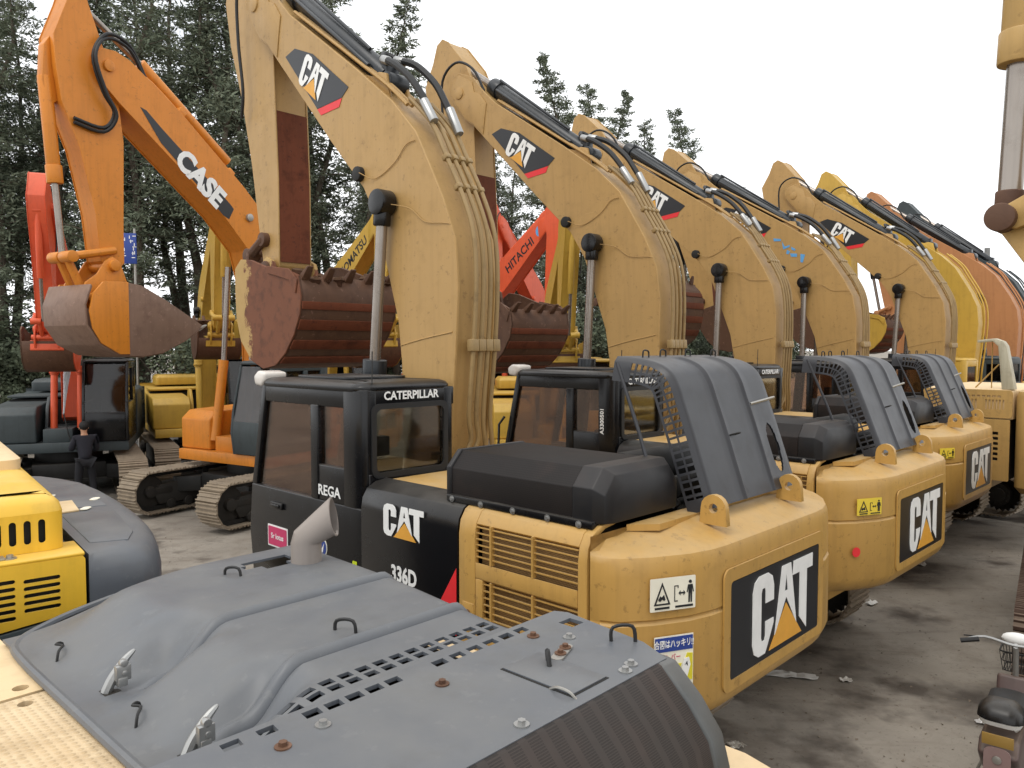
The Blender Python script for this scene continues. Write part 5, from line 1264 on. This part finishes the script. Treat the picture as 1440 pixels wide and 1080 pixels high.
cs = [[(-2.18 - 0.06*math.sin(a), 1.225 + 0.06*math.cos(a)) for a in [k*math.pi/12 for k in range(7)]], ]
q = MB(); A_ = cs[0]; q.loft([[(x, y, z) for x, y in A_ + [(-2.18-(0.054)*math.sin(a), 1.225+0.054*math.cos(a)) for a in [k*math.pi/12 for k in range(6, -1, -1)]]] for z in (2.563, 2.737)]); obj('rounded_corner', q.mesh('rounded_corner', angle=50), MAT['lemon'], yh)
q = MB(); q.box(-2.24, -2.234, -1.1, 1.225, 2.563, 2.737); obj('hood_rear', q.mesh('hood_rear'), MAT['lemon'], yh)
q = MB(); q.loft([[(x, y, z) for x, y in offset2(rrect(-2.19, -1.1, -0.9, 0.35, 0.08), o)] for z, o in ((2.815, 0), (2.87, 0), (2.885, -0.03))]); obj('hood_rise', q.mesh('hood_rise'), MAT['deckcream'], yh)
obj('bolt', m_bolt(0.014), MAT['steel'], ym, Matrix.Translation((-2.02, 1.34, 2.562)))
q = MB(); q.box(-2.0, -1.1, 1.30, 1.36, 2.562, 2.572); obj('hinge_strip', q.mesh('hinge_strip', 0.002), MAT['steel'], ym)

# ---------------------------------------------------------------- machine whose bucket linkage reaches in at the upper right
RX, RY_, RYAW = 7.3, -0.5, 46.0
rm = empty('excavator', (RX, RY_, 0), R(RYAW+90), 'excavator whose shiny bucket cylinder rod and yellow linkage hang overhead beside the sky', 'excavator')
undercarriage(rm)
upper(rm, MAT['cream'], MAT['cream'], MAT['black'], MAT['cream'], hood=None, logo=False, cover=False, eyes=False, engine=False, cab_kw=dict(lamp=False, detail=False))
rq = empty('tmp', (0, 0, 0), 0, 'x', 'x'); bpy.data.objects.remove(rq)
def Rl(px, py, d):   # pixel and depth to the machine's own axes
    th = math.atan((540-HORIZON)/F_PX); vx = (px-720)/F_PX; vy = (py-540)/F_PX
    ry = math.cos(th) - vy*math.sin(th); k = d/ry; w = V3((vx*k, d, CAM_H + k*(-math.sin(th) - vy*math.cos(th))))
    f = V3((-math.sin(R(RYAW)), math.cos(R(RYAW)), 0)); l = V3((-math.cos(R(RYAW)), -math.sin(R(RYAW)), 0)); w = w - V3((RX, RY_, 0))
    return V3((w.dot(f), w.dot(l), w.z))
pin = Rl(1405, 305, 4.0); cy = pin.y - 0.20
rtop = Rl(1434, 85, 4.12); px_, pz_ = pin.x, pin.z
rt = V3((rtop.x, cy, rtop.z)); rb = V3((px_, cy, pz_))
dr_ = (rt-rb).normalized()
BOOMR = [(0.1, 1.75), (0.3, 3.2), (1.3, 4.7), (3.3, 6.0), (4.6, 6.35), (4.75, 6.6), (4.6, 6.85), (3.1, 6.8), (0.9, 5.6), (-0.35, 3.6), (-0.4, 1.8)]
rbm = obj('boom', m_boom(tuple(BOOMR)), MAT['cream'], rm)
STK = [(px_-0.75, pz_-0.95), (px_-0.42, pz_-0.85), (px_-0.75, pz_+0.4), (4.75, 6.2), (4.5, 7.3), (4.1, 7.4), (4.2, 6.6), (px_-1.35, pz_+0.1)]
rst = obj('stick', m_boom(tuple(STK), 0.17), MAT['cream'], rm, Matrix.Translation((0, cy, 0)))
q = MB(); q.cyl(rb+dr_*0.05, rt+dr_*0.35, 0.058, 24); rc = obj('bucket_cylinder_rod', q.mesh('rod'), MAT['chrome'], rm)
q = MB(); q.cyl(rt, rt+dr_*1.7, 0.095, 24); q.cyl(rt-dr_*0.02, rt+dr_*0.15, 0.105, 24); obj('barrel', q.mesh('barrel', 0.008), MAT['cream'], rc)
q = MB(); q.cyl(rb+V3((0, -0.16, 0)), rb+V3((0, 0.10, 0)), 0.07, 20); q.cyl(rb+dr_*0.02, rb+dr_*0.16, 0.07, 18); obj('rod_end', q.mesh('rod_end', 0.01), MAT['bucket'], rc)
q = MB(); q.cyl((px_, cy+0.14, pz_), (px_, cy+0.20, pz_), 0.072, 28); q.cyl((px_, cy-0.2, pz_), (px_, cy+0.15, pz_), 0.05, 16); obj('link_pin', q.mesh('link_pin', 0.006), MAT['bucket'], rm)
for y0 in (cy+0.095, cy-0.14):
    q = MB(); q.prism([(px_+0.05, pz_-0.02), (px_+0.0, pz_+0.06), (px_-0.3, pz_+0.22), (px_-0.65, pz_+0.36), (px_-0.75, pz_+0.2), (px_-0.3, pz_+0.02), (px_-0.06, pz_-0.06)], y0, y0+0.045); obj('link_arm', q.mesh('link_arm', 0.01), MAT['cream'], rm)
    q = MB(); q.prism([(px_+0.02, pz_-0.06), (px_-0.06, pz_-0.02), (px_-0.22, pz_-0.03), (px_-0.5, pz_-0.35), (px_-0.55, pz_-0.75), (px_-0.42, pz_-0.8), (px_-0.2, pz_-0.4)], y0-0.05, y0-0.005); obj('link_arm', q.mesh('link_arm', 0.01), MAT['cream'], rm)
BK = bucket(rm, Matrix.Translation((px_-0.55-BPIN[0], cy, pz_-0.95-BPIN[1])) @ about(BPIN[0], BPIN[1], 0), MAT['bucket'], MAT['cream'])

# rusty-tracked machine just outside the right edge
um = empty('excavator', (7.33, 8.22, 0), R(145+90), 'excavator beside the scooter, little more than its rusty dirty track showing', 'excavator')
undercarriage(um, 0, True, 'rustdark')
upper(um, MAT['yellow'], MAT['yellow'], MAT['black'], MAT['yellow'], hood=None, logo=False, cover=False, eyes=False, engine=False, cab_kw=dict(lamp=False, detail=False))

# ---------------------------------------------------------------- electric scooter at the right edge
SR = math.atan2(0.78, 0.62)
sm_ = empty('scooter', (3.98, 6.06, 0), SR, 'parked scooter with wire basket, black seat and pinkish rear mudguard', 'scooter')
def torus(b, c, r, t, n=28, m=8):
    b.loft_rings = None
    rings = []
    for i in range(n+1):
        a = 2*math.pi*i/n; ce = V3((c[0]+r*math.cos(a), c[1], c[2]+r*math.sin(a))); ra = V3((math.cos(a), 0, math.sin(a)))
        rings.append([ce + ra*t*math.cos(2*math.pi*k/m) + V3((0, t*math.sin(2*math.pi*k/m), 0)) for k in range(m)])
    b.loft(rings, caps=False); return b
for x in (-0.55, 0.65):
    w_ = obj('wheel', torus(MB(), (x, 0, 0.23), 0.185, 0.042).mesh('tyre'), MAT['rubber'], sm_)
    q = MB(); q.cyl((x, -0.03, 0.23), (x, 0.03, 0.23), 0.06, 16)
    for k in range(6): a = k*math.pi/3; q.tube([(x, 0, 0.23), (x+0.16*math.cos(a), 0, 0.23+0.16*math.sin(a))], 0.012, 6)
    obj('rim', q.mesh('rim'), MAT['steel'], w_)
q = MB(); q.prism([(-0.5, 0.30), (-0.3, 0.24), (0.25, 0.22), (0.32, 0.30), (0.42, 0.72), (0.36, 0.74), (0.24, 0.32), (-0.1, 0.30), (-0.2, 0.58), (-0.62, 0.60), (-0.72, 0.5)], -0.13, 0.13); obj('body', q.mesh('body', 0.03, 3), paint('scooter paint', lin('5A4A48'), 0.35, 0.3, lin('302824'), 0.3), sm_)
q = MB(); q.tube(smooth_path([(0.40, 0, 0.70), (0.36, 0, 0.96), (0.34, 0, 1.0)], 3), 0.022, 8); q.tube(smooth_path([(0.28, 0.36, 0.99), (0.33, 0.22, 1.03), (0.34, 0.0, 1.0), (0.33, -0.22, 1.03), (0.28, -0.36, 0.99)], 4), 0.012, 8); hb = obj('handlebar', q.mesh('handlebar'), MAT['silver'], sm_)
for s in (1, -1):
    q = MB(); q.tube([(0.30, s*0.26, 1.01), (0.26, s*0.39, 0.98)], 0.021, 8); q.tube([(0.34, s*0.24, 1.02), (0.36, s*0.38, 1.0)], 0.007, 6); obj('grip', q.mesh('grip'), MAT['rubber'], hb)
q = MB(); q.tube([(0.60, 0, 0.28), (0.42, 0, 0.70)], 0.03, 8); obj('fork', q.mesh('fork'), MAT['dark'], sm_)
q = MB(); q.sphere((0.46, 0.0, 1.02), 0.09, 14, 8, (0.6, 1.3, 0.6)); obj('headlamp_shell', q.mesh('headlamp_shell'), MAT['white'], sm_)
bs = MB()
for z, e in ((0.72, 0.10), (0.80, 0.115), (0.88, 0.13)):
    P = rrect(0.52-0.02, -e, 0.52+0.2, e, 0.03, 2); bs.tube([(x, y, z) for x, y in P + P[:1]], 0.005 if z < 0.85 else 0.008, 5)
for i in range(12):
    a = i/11; y = -0.12+0.24*a
    bs.tube([(0.5, y*0.85, 0.72), (0.5, y*1.08, 0.88)], 0.0035, 4); bs.tube([(0.72, y*0.85, 0.72), (0.72, y*1.08, 0.88)], 0.0035, 4); bs.tube([(0.5, y*0.85, 0.72), (0.72, y*0.85, 0.72)], 0.0035, 4)
obj('basket', bs.mesh('basket'), MAT['dark'], sm_)
q = MB(); q.loft([[(x, y, z) for x, y in offset2(rrect(-0.34, -0.13, 0.10, 0.13, 0.09), o)] for z, o in ((0.60, 0.0), (0.66, 0.015), (0.71, 0.005), (0.73, -0.04))]); obj('seat', q.mesh('seat'), MAT['rubber'], sm_)
q = MB(); q.loft([[(x, y, z) for x, y in offset2(rrect(-0.66, -0.13, -0.40, 0.13, 0.08), o)] for z, o in ((0.70, 0.0), (0.74, 0.02))]); bx_ = obj('rear_pad', q.mesh('rear_pad'), MAT['white'], sm_)
q = MB(); q.loft([[(x, y, z) for x, y in offset2(rrect(-0.66, -0.13, -0.40, 0.13, 0.08), o)] for z, o in ((0.74, 0.022), (0.79, 0.015), (0.84, -0.03), (0.855, -0.08))]); obj('pad_top', q.mesh('pad_top'), MAT['black'], bx_)
q = MB()
for y in (-0.1, 0.1): q.tube([(-0.35, y, 0.60), (-0.62, y, 0.69)], 0.012, 6); q.tube([(-0.2, y, 0.58), (-0.42, y, 0.69)], 0.01, 6)
obj('rack', q.mesh('rack'), MAT['steel'], sm_)
q = MB(); q.box(-0.735, -0.725, -0.10, 0.10, 0.585, 0.67); obj('number_plate', q.mesh('number_plate', 0.004), plain('old plate', lin('9A7A3A'), 0.5), sm_)
q = MB(); q.vf(shapes([rrect(-0.085, 0.30, 0.085, 0.575, 0.05)], 0.012), (-0.735, 0, 0), REAR_U, REAR_V); mg = obj('mudguard', q.mesh('mudguard', 0.004), plain('pinkish mudguard', lin('8C7470'), 0.45), sm_)
q = MB(); q.cyl((-0.742, 0, 0.49), (-0.752, 0, 0.49), 0.03, 16); obj('reflector', q.mesh('reflector', 0.003), MAT['steel'], mg)
q = MB(); q.tube([(-0.2, 0.12, 0.3), (-0.15, 0.22, 0.02)], 0.012, 6); obj('stand', q.mesh('stand'), MAT['steel'], sm_)

# ---------------------------------------------------------------- person washing the red-orange machine
def skin_mesh(name, verts, edges, radii, sub=2):
    me = bpy.data.meshes.new(name); me.from_pydata(verts, edges, []); ob = bpy.data.objects.new(name, me); COL.objects.link(ob)
    ob.modifiers.new('skin', 'SKIN'); sv = me.skin_vertices[0].data
    for i, r_ in enumerate(radii): sv[i].radius = r_ if isinstance(r_, tuple) else (r_, r_)
    sv[0].use_root = True
    md = ob.modifiers.new('sub', 'SUBSURF'); md.levels = sub; md.render_levels = sub
    dg = bpy.context.evaluated_depsgraph_get(); dg.update()
    m2 = bpy.data.meshes.new_from_object(ob.evaluated_get(dg)); bpy.data.objects.remove(ob)
    m2.materials.clear(); m2.materials.append(None); m2.polygons.foreach_set('use_smooth', [True]*len(m2.polygons)); return m2
# facing +X; pelvis first
PV = [(0, 0, 0.98), (0.0, 0, 1.15), (0.01, 0, 1.36), (0.02, 0, 1.50), (0.03, 0, 1.58), (0.045, 0, 1.66), (0.05, 0, 1.74),
      (0.01, 0.19, 1.45), (0.10, 0.25, 1.20), (0.36, 0.12, 1.22), (0.01, -0.19, 1.45), (0.06, -0.27, 1.18), (0.30, -0.16, 1.12),
      (0.0, 0.10, 0.92), (0.04, 0.14, 0.50), (0.0, 0.16, 0.08), (0.0, -0.10, 0.92), (-0.02, -0.14, 0.50), (-0.08, -0.16, 0.08), (0.13, 0.17, 0.035), (0.05, -0.17, 0.035),
      (0.44, 0.10, 1.235), (0.37, -0.13, 1.13)]
PE = [(0, 1), (1, 2), (2, 3), (3, 4), (4, 5), (5, 6), (2, 7), (7, 8), (8, 9), (2, 10), (10, 11), (11, 12), (0, 13), (13, 14), (14, 15), (0, 16), (16, 17), (17, 18), (15, 19), (18, 20), (9, 21), (12, 22)]
PR = [(0.12, 0.09), (0.11, 0.08), (0.12, 0.08), 0.065, 0.055, 0.09, 0.07, 0.045, 0.036, 0.03, 0.045, 0.036, 0.03, 0.07, 0.05, 0.04, 0.07, 0.05, 0.04, 0.035, 0.035, 0.036, 0.036]
n0 = len(PV)
for hi, (hx, hy, hz), sg in ((21, (0.44, 0.10, 1.235), 1), (22, (0.37, -0.13, 1.13), -1)):
    for k in range(4):
        a_ = len(PV); L_ = (0.045, 0.05, 0.047, 0.038)[k]; oy = (k-1.5)*0.019
        PV += [(hx+0.035, hy+oy, hz-0.005), (hx+0.035+L_*0.7, hy+oy-sg*0.01, hz-0.02), (hx+0.03+L_*0.6, hy+oy-sg*0.015, hz-0.055)]; PR += [0.010, 0.009, 0.008]; PE += [(hi, a_), (a_, a_+1), (a_+1, a_+2)]
    a_ = len(PV); PV += [(hx+0.01, hy-sg*0.04, hz+0.01), (hx+0.045, hy-sg*0.05, hz-0.005)]; PR += [0.011, 0.010]; PE += [(hi, a_), (a_, a_+1)]
px0 = -9.60; py0 = 17.3
pdir = math.atan2(0.7, -0.7)
body = obj('person', skin_mesh('person', PV, PE, PR), plain('skin', lin('B98A6C'), 0.6))
body.data.materials.append(None); body.material_slots[1].link = 'OBJECT'; body.material_slots[1].material = MAT['cloth']
for pl in body.data.polygons:
    c_ = pl.center
    if 0.1 < c_.z < 1.51 and (c_.x < 0.31 or c_.z < 1.0): pl.material_index = 1
body.location = (px0, py0, gz(px0, py0)); body.rotation_euler = (0, 0, pdir); body.scale = (1.02, 1.02, 1.02)
tag(body, 'person in dark clothes, seen from behind, holding a spray lance at the red-orange machine', 'person')
jk = [0, 1, 2, 3, 7, 8, 9, 10, 11, 12]; ix = {v_: i for i, v_ in enumerate(jk)}
jv = [PV[i] for i in jk]; jv[0] = (0, 0, 0.94); jr = [(0.185, 0.145), (0.17, 0.13), (0.195, 0.14), 0.09, 0.085, 0.066, 0.05, 0.085, 0.066, 0.05]
obj('jacket', skin_mesh('jacket', jv, [(ix[a], ix[b_]) for a, b_ in PE if a in ix and b_ in ix], jr), MAT['cloth'], body)
tk = [0, 13, 14, 15, 16, 17, 18]; ix = {v_: i for i, v_ in enumerate(tk)}
obj('trousers', skin_mesh('trousers', [PV[i] for i in tk], [(ix[a], ix[b_]) for a, b_ in PE if a in ix and b_ in ix], [(0.17, 0.13), 0.105, 0.08, 0.062, 0.105, 0.08, 0.062]), plain('dark trousers', lin('1C1C20'), 0.9), body)
for s, (x_, y_) in (('l', (0.03, 0.165)), ('r', (-0.05, -0.165))):
    q = MB(); q.loft([[(x_-0.09+p[0]*k, y_+p[1]*k2, z) for p in rrect(0, -0.05, 0.28, 0.05, 0.045)] for z, k, k2 in ((0.0, 1, 1), (0.05, 1, 1), (0.10, 0.7, 0.95), (0.14, 0.45, 0.9))]); obj('boot', q.mesh('boot'), MAT['rubber'], body)
q = MB(); q.sphere((0.03, 0, 1.715), 0.108, 14, 10, (1.0, 0.88, 1.0)); hm = q
for v_i, p in enumerate(hm.v):
    if p[0] > 0.09 and p[2] < 1.72: hm.v[v_i] = (0.06, p[1]*0.8, max(p[2], 1.7))
obj('hair', hm.mesh('hair'), plain('black hair', lin('14110F'), 0.7), body)
for s in (1, -1):
    q = MB(); q.sphere((0.045, s*0.088, 1.665), 0.028, 8, 6, (0.6, 0.5, 1.0)); obj('ear', q.mesh('ear'), body.material_slots[0].material, body)
q = MB(); q.sphere((0.145, 0, 1.655), 0.02, 8, 6, (1, 0.8, 1.3)); obj('nose', q.mesh('nose'), body.material_slots[0].material, body)
ln = MB(); ln.tube([(0.30, -0.135, 1.08), (0.50, 0.10, 1.22), (0.62, 0.16, 1.55), (0.78, 0.20, 2.0)], 0.014, 8); ln.tube([(0.40, -0.02, 1.14), (0.42, -0.02, 1.02)], 0.016, 6)
lance = obj('spray_lance', ln.mesh('spray_lance'), MAT['dark']); lance.location = body.location; lance.rotation_euler = body.rotation_euler
tag(lance, 'dark spray lance held up by the person in dark clothes', 'spray lance')
Mw = Matrix.Translation(body.location) @ Matrix.Rotation(pdir, 4, 'Z'); tip = Mw @ V3((0.78, 0.20, 2.0)); end = V3((-10.25, 18.0, 3.95))
sp = MB(); sr = random.Random(9); dv = end - tip; Ls = dv.length; dn = dv.normalized(); su = dn.orthogonal().normalized(); sv_ = dn.cross(su)
for i in range(5200):
    t_ = sr.random()**0.8; rad = (0.012 + 0.17*t_**1.4)*math.sqrt(sr.random()); an = sr.uniform(0, 6.283); c = tip + dn*(t_*Ls) + (su*math.cos(an)+sv_*math.sin(an))*rad; s = sr.uniform(0.005, 0.012)
    P = [c + dn*s*3, c - dn*s*3 + su*s, c - dn*s*3 - su*s*0.5 + sv_*s*0.87, c - dn*s*3 - su*s*0.5 - sv_*s*0.87]; sp.add(P, [(0, 1, 2), (0, 2, 3), (0, 3, 1), (1, 3, 2)])
tw = NT('water droplets'); tb = tw.n('BsdfTransparent'); ms_ = tw.n('MixShader'); ms_.inputs[0].default_value = 0.6; tw.b.inputs['Base Color'].default_value = (0.9, 0.92, 0.95, 1); tw.b.inputs['Roughness'].default_value = 0.3
tw.l(tb.outputs[0], ms_.inputs[1]); tw.l(tw.b.outputs[0], ms_.inputs[2]); tw.l(ms_.outputs[0], tw.out.inputs[0])
o = obj('water_spray', sp.mesh('water_spray', smooth=False), tw.m); o['kind'] = 'stuff'

# ---------------------------------------------------------------- trees behind the yard
def leaf_mat(name, a, b):
    t = NT(name); oi = t.n('ObjectInfo'); v = t.coord(); n = t.noise(v, 1.3, 5)
    geo = t.n('NewGeometry'); c = t.mix(t.ramp(n, 0.3, 0.7), a, b); c = t.mix(geo.outputs['Random Per Island'], c, tuple(x*0.55 for x in a[:3]) + (1,))
    t.l(c, t.b.inputs['Base Color']); t.b.inputs['Roughness'].default_value = 0.7; t.b.inputs['Specular IOR Level'].default_value = 0.2
    tl = t.n('BsdfTranslucent'); t.l(c, tl.inputs[0]); ms = t.n('MixShader'); ms.inputs[0].default_value = 0.15
    t.l(t.b.outputs[0], ms.inputs[1]); t.l(tl.outputs[0], ms.inputs[2]); t.l(ms.outputs[0], t.out.inputs[0])
    return t.m
LEAF = leaf_mat('conifer foliage', lin('6C7662'), lin('8C927C')); LEAF2 = leaf_mat('shrub foliage', lin('626C58'), lin('7C846C'))
BARK = paint('bark', lin('5E564C'), 0.9, 0.5, lin('28221C'), 0.1, bump=0.6, vary=0.25, spec=0.1)
def conifer(seed, Ht, base, spread, dens, ex=0.62):
    rr = random.Random(seed); tr = MB(); lf = MB()
    bend = [(rr.uniform(-.12, .12)*k, rr.uniform(-.12, .12)*k) for k in range(7)]
    tr.tube([(bend[k][0], bend[k][1], Ht*k/6*0.985) for k in range(7)], [0.20, 0.17, 0.14, 0.11, 0.08, 0.045, 0.012], 8)
    z = base
    while z < Ht*0.985:
        f = (z-base)/(Ht-base); Lb = spread*(1-f)**ex*rr.uniform(0.6, 1.12) + 0.2
        if f < 0.22: Lb *= 0.55 + 0.45*f/0.22
        a = rr.uniform(0, 6.283); q_ = z/(Ht*0.985)*6; k = min(5, int(q_)); q_ -= k; o_ = V3((bend[k][0]*(1-q_)+bend[k+1][0]*q_, bend[k][1]*(1-q_)+bend[k+1][1]*q_, z))
        d = V3((math.cos(a), math.sin(a), rr.uniform(-0.25, 0.45)*(1-0.3*f) + 0.25*f))
        e = o_ + d*Lb
        tr.tube([o_, o_ + d*Lb*0.5 + V3((0, 0, -0.03*Lb)), e], [0.028*(1-f)+0.01, 0.016*(1-f)+0.006, 0.004], 4)
        nl = int(dens*Lb*(1.25-0.3*f)) + 5
        for i in range(nl):
            t_ = rr.uniform(0.12, 1.05); w = 0.30*Lb*(1.08-t_*0.75) + 0.06
            c = o_ + d*Lb*t_ + V3((rr.gauss(0, w*0.55), rr.gauss(0, w*0.55), rr.gauss(-0.06, w*0.38)))
            s = rr.uniform(0.032, 0.082)
            u_ = V3((rr.gauss(0, 1), rr.gauss(0, 1), rr.gauss(0, 0.7))).normalized(); w_ = u_.cross(V3((rr.gauss(0, 1), rr.gauss(0, 1), rr.gauss(0, 1)))).normalized()
            lf.add([c - u_*s*1.5, c - w_*s*0.42, c + u_*s*1.5, c + w_*s*0.42], [(0, 1, 2, 3)])
        z += rr.uniform(0.06, 0.16)*(1.15-0.4*f)
    for i in range(9):      # dead bare twigs low on the trunk
        z = rr.uniform(1.5, base); a = rr.uniform(0, 6.283); L_ = rr.uniform(0.3, 1.0); tr.tube([(0, 0, z), (math.cos(a)*L_, math.sin(a)*L_, z+rr.uniform(-.1, .3))], [0.014, 0.004], 4)
    return tr.mesh('trunk'), lf.mesh('crown', smooth=False, recalc=False)
TREES = [conifer(3, 15.5, 4.8, 1.7, 80), conifer(5, 16.5, 6.0, 1.85, 76), conifer(8, 14.8, 4.4, 1.6, 84), conifer(13, 17.0, 6.6, 1.95, 72), conifer(21, 15.5, 3.8, 2.0, 130, 0.74), conifer(34, 16.2, 4.2, 2.15, 130, 0.74)]
def tree(x, y, k, s, label, rz):
    r_ = empty('conifer_tree', (x, y, 0), rz, label, 'tree', 'conifers behind the yard'); r_.scale = (s*rnd.uniform(0.92, 1.1), s*rnd.uniform(0.92, 1.1), s)
    obj('trunk', TREES[k][0], BARK, r_); obj('crown', TREES[k][1], LEAF, r_)
single = [(-3.7, 28.4, 0, 1.03, 'conifer whose pointed top rises beside the nearest tan boom'), (1.45, 32.2, 1, 0.94, 'tall conifer, left of the pair above the second stick cylinder'),
          (3.05, 34.2, 2, 1.02, 'slimmer conifer, right of the pair above the second stick cylinder'), (5.3, 38.0, 0, 0.99, 'conifer standing alone between two groups above the third boom'),
          (7.1, 39.4, 2, 1.0, 'shorter conifer beside the rightmost tall conifer'), (8.7, 40.5, 3, 0.93, 'rightmost tall conifer against the white sky'),
          (13.9, 52.0, 1, 0.9, 'small distant conifer near the far end of the tree line'), (15.3, 54.0, 2, 0.95, 'faintest small conifer top at the far end of the tree line'), (6.1, 41.5, 1, 0.85, 'low conifer filling the gap behind the lone conifer')]
for i, (x, y, k, s, lab) in enumerate(single): tree(x, y, 4 + i % 2, s*(1.0, 1.02, 0.96, 1.06)[k], lab, i*1.3)
dense = []
for i in range(40):
    x = -27 + i*0.60 + rnd.uniform(-0.4, 0.4); y = 27.6 + (i % 4)*1.6 + rnd.uniform(-0.5, 0.5) + (2.0 if i > 31 else 0)
    dense.append((x, y))
for i, (x, y) in enumerate(dense):
    tree(x, y, i % 4, rnd.uniform(1.02, 1.22) if i < 34 else rnd.uniform(0.85, 0.98), 'tall dark conifer in the dense stand behind the orange and red-orange excavators', i*0.77)
for i, (x, y) in enumerate(((-2.4, 31.5), (-0.6, 32.4), (0.3, 33.8), (2.2, 36.0), (4.2, 37.5))):
    tree(x, y, (i+1) % 4, rnd.uniform(0.74, 0.84), 'conifer trunk and lower crown seen between the tan booms', i*2.1)
# shrubs and undergrowth along the foot of the trees
def shrub(seed, w, h, n):
    rr = random.Random(seed); st = MB(); lf = MB(); cl = [(V3((rr.gauss(0, w*0.32), rr.gauss(0, w*0.3), rr.uniform(0.25, 0.95)*h)), rr.uniform(0.25, 0.5)*w*0.55) for _ in range(16)]
    for c, r_ in cl: st.tube([(0, 0, 0), (c.x*0.4, c.y*0.4, c.z*0.5), tuple(c)], [0.035, 0.02, 0.006], 5)
    for i in range(n):
        c, r_ = rr.choice(cl); d = V3((rr.gauss(0, 1), rr.gauss(0, 1), rr.gauss(0, 1))).normalized()*r_*rr.random()**0.4; p = c + d; s = rr.uniform(0.05, 0.11)
        u_ = V3((rr.gauss(0, 1), rr.gauss(0, 1), rr.gauss(0, 1))).normalized(); w_ = u_.orthogonal().normalized()
        lf.add([p-u_*s, p-w_*s*0.6, p+u_*s, p+w_*s*0.6], [(0, 1, 2, 3)])
    return st.mesh('stem'), lf.mesh('foliage', smooth=False, recalc=False)
SHR = [shrub(2, 3.4, 5.6, 9000), shrub(6, 3.8, 4.6, 9000)]
for i in range(22):
    x = -26 + i*2.2 + rnd.uniform(-.5, .5); y = 25.6 + rnd.uniform(-0.4, 1.2) + (6.5 if x > -8 else 0) + (10 if x > 6 else 0) + (16 if x > 14 else 0)
    r_ = empty('shrub', (x, y, 0), i*1.9, 'leafy shrub in the undergrowth along the foot of the conifers', 'shrub', 'undergrowth shrubs'); s = rnd.uniform(0.85, 1.15); r_.scale = (s*1.1, s, s)
    obj('stem', SHR[i % 2][0], BARK, r_); obj('foliage', SHR[i % 2][1], LEAF2, r_)
# blue board among the trunks
bx0 = -12.2; by0 = 24.4; sg_ = empty('sign_board', (bx0, by0, 0), R(8), 'blue board with white marks among the tree trunks', 'sign')
q = MB(); q.box(-0.42, 0.42, -0.03, 0.03, 6.1, 7.05); obj('board', q.mesh('board', 0.01), MAT['blue'], sg_)
for x in (-0.35, 0.35): q = MB(); q.cyl((x, 0.06, 0), (x, 0.06, 7.2), 0.04, 8); obj('post', q.mesh('post'), MAT['steel'], sg_)
mk = []
mr = random.Random(3)
for c_ in range(3):
    for r__ in range(3):
        for k in range(4):
            x = -0.3 + c_*0.3 + mr.uniform(-.09, .09); z = 6.35 + r__*0.26 + mr.uniform(-.09, .09)
            mk.append(tuple((x + a, z + b_) for a, b_ in ((-0.05, -0.012), (0.05, -0.012), (0.05, 0.012), (-0.05, 0.012))) if k % 2 else tuple((x + a, z + b_) for a, b_ in ((-0.012, -0.05), (0.012, -0.05), (0.012, 0.05), (-0.012, 0.05))))
b_ = MB()
for P in mk: b_.vf(([(p[0], p[1], 0) for p in P], [(0, 1, 2, 3)]), (0, -0.034, 0), (1, 0, 0), (0, 0, 1))
obj('marks', b_.mesh('marks', smooth=False), MAT['white'], sg_)
# lone pole far right
q = MB(); q.cyl((0, 0, 0), (0, 0, 7.3), 0.12, 12, 0.10); o = obj('pole', q.mesh('pole'), paint('concrete pole', lin('8A8A88'), 0.8)); o.location = (18.3, 30.0, 0); tag(o, 'grey upright pole rising above the charcoal boom', 'pole')
